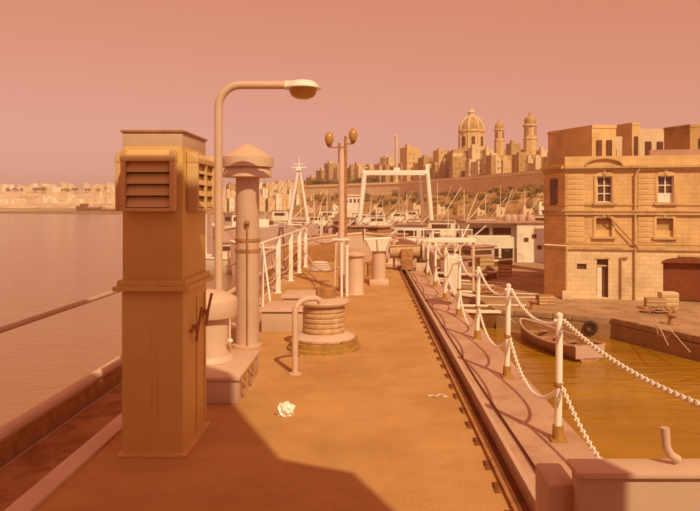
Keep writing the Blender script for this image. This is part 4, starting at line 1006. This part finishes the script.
# church
D = 446; cz0 = 17
chx = thing('church', (X(471.5, D), D, cz0), 'domed baroque church rising over the ridge with two belfries', 'church')
def cxp(px): return X(px, D) - X(471.5, D)
def czp(y): return Z(y, D) - cz0
rD = (X(484, D) - X(458.5, D)) / 2
MB().bb(cxp(452), cxp(540), -6, 24, -6, czp(150)).build('nave', m_lime3, chx, smooth=False)
MB().lathe([(rD, czp(152)), (rD, czp(133)), (rD * 1.07, czp(132.5)), (rD * 1.07, czp(131)), (rD * .97, czp(130.5))], n=16).build('drum', m_lime, chx, smooth=False)
dz = czp(130.5); hz = czp(118) - dz
MB().lathe([(rD * .96 * math.cos(a), dz + hz * 1.1 * math.sin(a)) for a in [R(80 * k / 8) for k in range(9)]], n=24).build('dome', m_lime3, chx)
for k in range(8):
    a0 = 2 * PI * (k + .5) / 8
    MB().tube([(rD * .98 * math.cos(a) * math.cos(a0), rD * .98 * math.cos(a) * math.sin(a0), dz + hz * 1.13 * math.sin(a)) for a in [R(78 * j / 7) for j in range(8)]], .75, 5).build('rib', m_lime2, chx)
    a1 = a0
    w_ = MB().box(((rD * .97) * math.cos(a1 + .39), (rD * .97) * math.sin(a1 + .39), (czp(137) + czp(147)) / 2), (.8, 2.2, czp(138) - czp(147)), rz=a1 + .39).build('window', m_pane, chx, smooth=False)
    MB().lathe([(.5, czp(151)), (.5, czp(133))], (rD * 1.0 * math.cos(a1), rD * 1.0 * math.sin(a1), 0), 6).build('pilaster', m_lime2, chx)
lt = MB().lathe([(3.0, czp(119)), (2.4, czp(118)), (2.3, czp(113)), (2.8, czp(112.6)), (2.5, czp(111.6)), (1.5, czp(110.2)), (.5, czp(109.4)), (.3, czp(107.4))], n=12).build('lantern', m_lime2, chx)
def belfry(pxa, pxb, ytop, label):
    xm = (cxp(pxa) + cxp(pxb)) / 2; r = (cxp(pxb) - cxp(pxa)) / 2; tb = czp(150); tt = czp(ytop); h = tt - tb
    b = MB().lathe([(r, tb - 6), (r, tb + h * .24), (r * 1.1, tb + h * .25), (r * 1.1, tb + h * .28), (r * .92, tb + h * .29), (r * .92, tb + h * .60)], (xm, -8, 0), 8).build('belfry', m_lime, chx, smooth=False)
    MB().lathe([(r * 1.12, tb + h * .601), (r * 1.16, tb + h * .635), (r * .9, tb + h * .65)], (xm, -8, 0), 8).build('cornice', m_lime2, b, smooth=False)
    MB().lathe([(r * .84, tb + h * .65), (r * .84, tb + h * .70), (r * .90, tb + h * .74), (r * .80, tb + h * .80), (r * .55, tb + h * .855), (r * .25, tb + h * .88), (r * .22, tb + h * .94), (.25, tt)], (xm, -8, 0), 12).build('cupola', m_lime3, b)
    for q_ in range(4):
        a_ = PI / 8 + q_ * PI / 2 - PI / 8 * 0
        MB().box((xm + r * .83 * math.cos(a_ + .39), -8 + r * .83 * math.sin(a_ + .39), tb + h * .45), (.5, r * .42, h * .20), rz=a_ + .39).build('bell_opening', m_pane, b, smooth=False)
belfry(492, 502, 120, ''); belfry(520.5, 534, 113, '')

# ------------------------------------------------------------------ trees on the slope
def tree_mesh(seed, R0, H, m):
    r_ = random.Random(seed); mb = MB(); cl = []
    for k in range(9): cl.append((Vector((r_.uniform(-.6, .6) * R0, r_.uniform(-.6, .6) * R0, H * r_.uniform(.45, .9))), R0 * r_.uniform(.35, .6)))
    for k in range(420):
        c, rr_ = r_.choice(cl); v = Vector((r_.gauss(0, 1), r_.gauss(0, 1), r_.gauss(0, .8))).normalized() * rr_ * r_.uniform(.6, 1.05)
        p = c + v; s = r_.uniform(.25, .5) * R0 * .28; a = Vector((r_.gauss(0, 1), r_.gauss(0, 1), r_.gauss(0, 1))).normalized(); b = a.cross(Vector((r_.gauss(0, 1), r_.gauss(0, 1), r_.gauss(0, 1)))).normalized()
        mb.add([p - a * s, p + b * s * .7, p + a * s, p - b * s * .7], [(0, 1, 2, 3)])
    me = bpy.data.meshes.new('crown'); me.from_pydata(mb.v, [], mb.f); me.materials.append(m)
    tb = MB().tube([(0, 0, -1), (.1, 0, H * .3), (0, .1, H * .6)], [.35, .25, .12], 6).tube([(.1, 0, H * .3), (R0 * .4, .2, H * .6)], [.18, .07], 5).tube([(.1, 0, H * .35), (-R0 * .4, -.2, H * .65)], [.16, .06], 5).mesh('trunk'); tb.materials.append(m_bark)
    return me, tb
tms = [tree_mesh(k, 3.2 + .5 * (k % 3), 6 + (k % 2), (m_leaf, m_leaf, m_leaf2)[k % 3]) for k in range(6)]
def tree(x, y, z, s, label, group, k):
    o = thing('tree', (x, y, z), label, 'tree', group); o.scale = (s, s, s * hy.uniform(.6, .9)); o.rotation_euler[2] = hy.uniform(0, 6.28)
    put('crown', tms[k % 6][0], o); put('trunk', tms[k % 6][1], o); return o
def hillz(k):
    for (a, za), (b, zb_) in zip(prof, prof[1:]):
        if a <= k <= b and b > a: return za + (zb_ - za) * (k - a) / (b - a)
    return 8
for i in range(210):
    px = hy.uniform(312, 560); k = .755 + .20 * hy.random() ** .8
    # bare patches where the photograph shows pale ground
    if math.sin(px * .13 + k * 30) > .75: continue
    dw = dwall(px) * k
    tree(X(px, dw), dw, hillz(k) - 1.6, hy.uniform(.45, .95), '%s scrub tree %s on the slope, %s' % (('dark', 'dark', 'light')[i % 3], 'high up' if k > .90 else 'halfway up' if k > .82 else 'low down', where(px)), 'trees on the slope below the bastion wall', i)
for i in range(26):
    px = hy.choice([hy.uniform(308, 345), hy.uniform(345, 380)]); dw = dwall(px) + 5
    tree(X(px, dw), dw, 18.5, hy.uniform(1.0, 1.7), 'dark tree among the ridge-top houses %s' % where(px), 'trees at the left end of the ridge', i)

# ------------------------------------------------------------------ town on the flat shore behind the railing and the far shore at left
sh = MB().prism([(-330, 560), (-120, 470), (-20, 470), (30, 760), (-200, 1100), (-380, 900)], WZ - 1, WZ + 1.6).build('far_quay', m_quay, smooth=False); tag(sh, kind='structure')
GT = 'houses on the flat shore behind the railing'
for i in range(46):
    px = 206 + i * 2.4 + hy.uniform(-2, 2); row = i % 3; d = 560 + row * 70
    h_ = hy.uniform(195, 201) - row * 6 - (px - 206) * .03
    m = hy.choice([m_lime2, m_lime, m_lime2, m_hullw, m_lime3])
    loc_ = 'left of the round ventilator' if px < 236 else 'just right of the round ventilator' if px < 268 else 'left of the A-frame mast' if px < 292 else 'behind the A-frame mast'
    house(px, px + hy.uniform(7, 14), h_, '%s house in the %s row on the low shore %s' % (TONE[m.name], ('front', 'middle', 'back')[row], loc_), d=d, zb=WZ + 1.5, m=m, group=GT)
fs_pts = [(-1100, 1500), (-900, 1210), (-640, 1150), (-430, 1180), (-300, 1250), (-200, 1500), (-500, 2300), (-1500, 2300), (-2600, 2200), (-1900, 1500)]
fsh = MB().prism(fs_pts, WZ - 1, WZ + 2).build('far_shore', m_quay, smooth=False); tag(fsh, kind='structure')
hs = MB()
cols2 = list(range(-60, 235, 10)); vs = []
for c in cols2:
    for (d, z) in ((1200, WZ), (1300, 14), (1400, 30), (1550, 44 + 4 * math.sin(c * .05)), (2000, 36), (2300, WZ)): vs.append((X(c, d), d, z + hr_.uniform(-2, 2)))
fs = []
for i in range(len(cols2) - 1):
    for k in range(5): o = i * 6 + k; fs.append((o, o + 6, o + 7, o + 1))
o = MB().add(vs, fs).build('far_hill', mat('far_dry_ground', (.72, .52, .32), .95, .2, .02, dirt=(.45, .25, .1), dscale=.03, dlo=.5, dhi=.65), smooth=False); tag(o, kind='structure')
GF = 'pale buildings on the far shore across the harbour'
for i in range(120):
    px = hy.uniform(-10, 128); row = i % 4; d = 1265 + row * 80; zb = (4, 17, 32, 42)[row]
    hh = hy.uniform(6, 13) * (1.3 if row == 0 else 1)
    m = hy.choice([m_lime2, m_lime2, m_hullw, m_lime])
    loc_ = 'towards the left edge' if px < 30 else 'left of the barges' if px < 72 else 'above the dark barge' if px < 100 else 'next to the ventilator trunk'
    house(px, px + hy.uniform(4, 15), HY - (zb + hh - CZ) / d * F, '%s building in the %s row of the far shore, %s' % (TONE[m.name], ('waterside', 'second', 'third', 'skyline')[row], loc_), d=d, zb=zb, m=m, group=GF)
for i in range(34):
    px = hy.uniform(-10, 120); d = 1400 + hy.uniform(0, 40)
    o = tree(X(px, d), d, 33, hy.uniform(1.1, 1.7), 'dark tree halfway up the far shore, %s' % ('near the left edge' if px < 40 else 'left of the barges' if px < 72 else 'above the barges'), 'trees on the far shore', i)
# dark moored barge and breakwater end near the far shore
o = thing('barge', (X(90, 565), 565, WZ), 'dark barge lying off the far shore left of the ventilator', 'barge', rz=PI / 2)
hullmesh(24, 7, 4.6, m_hulld, parent=o); MB().box((0, 5, 6), (4, 6, 4.0)).build('wheelhouse', m_hulld, o); MB().box((0, -4, 5.2), (5, 10, 1.8)).build('cargo', m_hullp, o)
o = thing('barge', (X(112, 560), 560, WZ), 'low brown barge behind the left edge of the ventilator', 'barge', rz=PI / 2 + .1)
hullmesh(30, 7, 2.9, m_hulld, parent=o); MB().box((0, 2, 3.6), (4, 12, 1.8)).build('cargo', m_lime3, o)

# ------------------------------------------------------------------ harbour haze
hm_ = bpy.data.materials.new('harbour_haze'); hm_.use_nodes = True; N = hm_.node_tree.nodes; N.clear()
pv = N.new('ShaderNodeVolumePrincipled'); pv.inputs['Color'].default_value = (.98, .88, .80, 1); pv.inputs['Density'].default_value = .00026
om = N.new('ShaderNodeOutputMaterial'); hm_.node_tree.links.new(pv.outputs[0], om.inputs['Volume'])
hz_ = MB().bb(-8000, 8000, -850, 12000, WZ - 3.3, 95).build('haze', hm_, smooth=False); tag(hz_, kind='stuff')
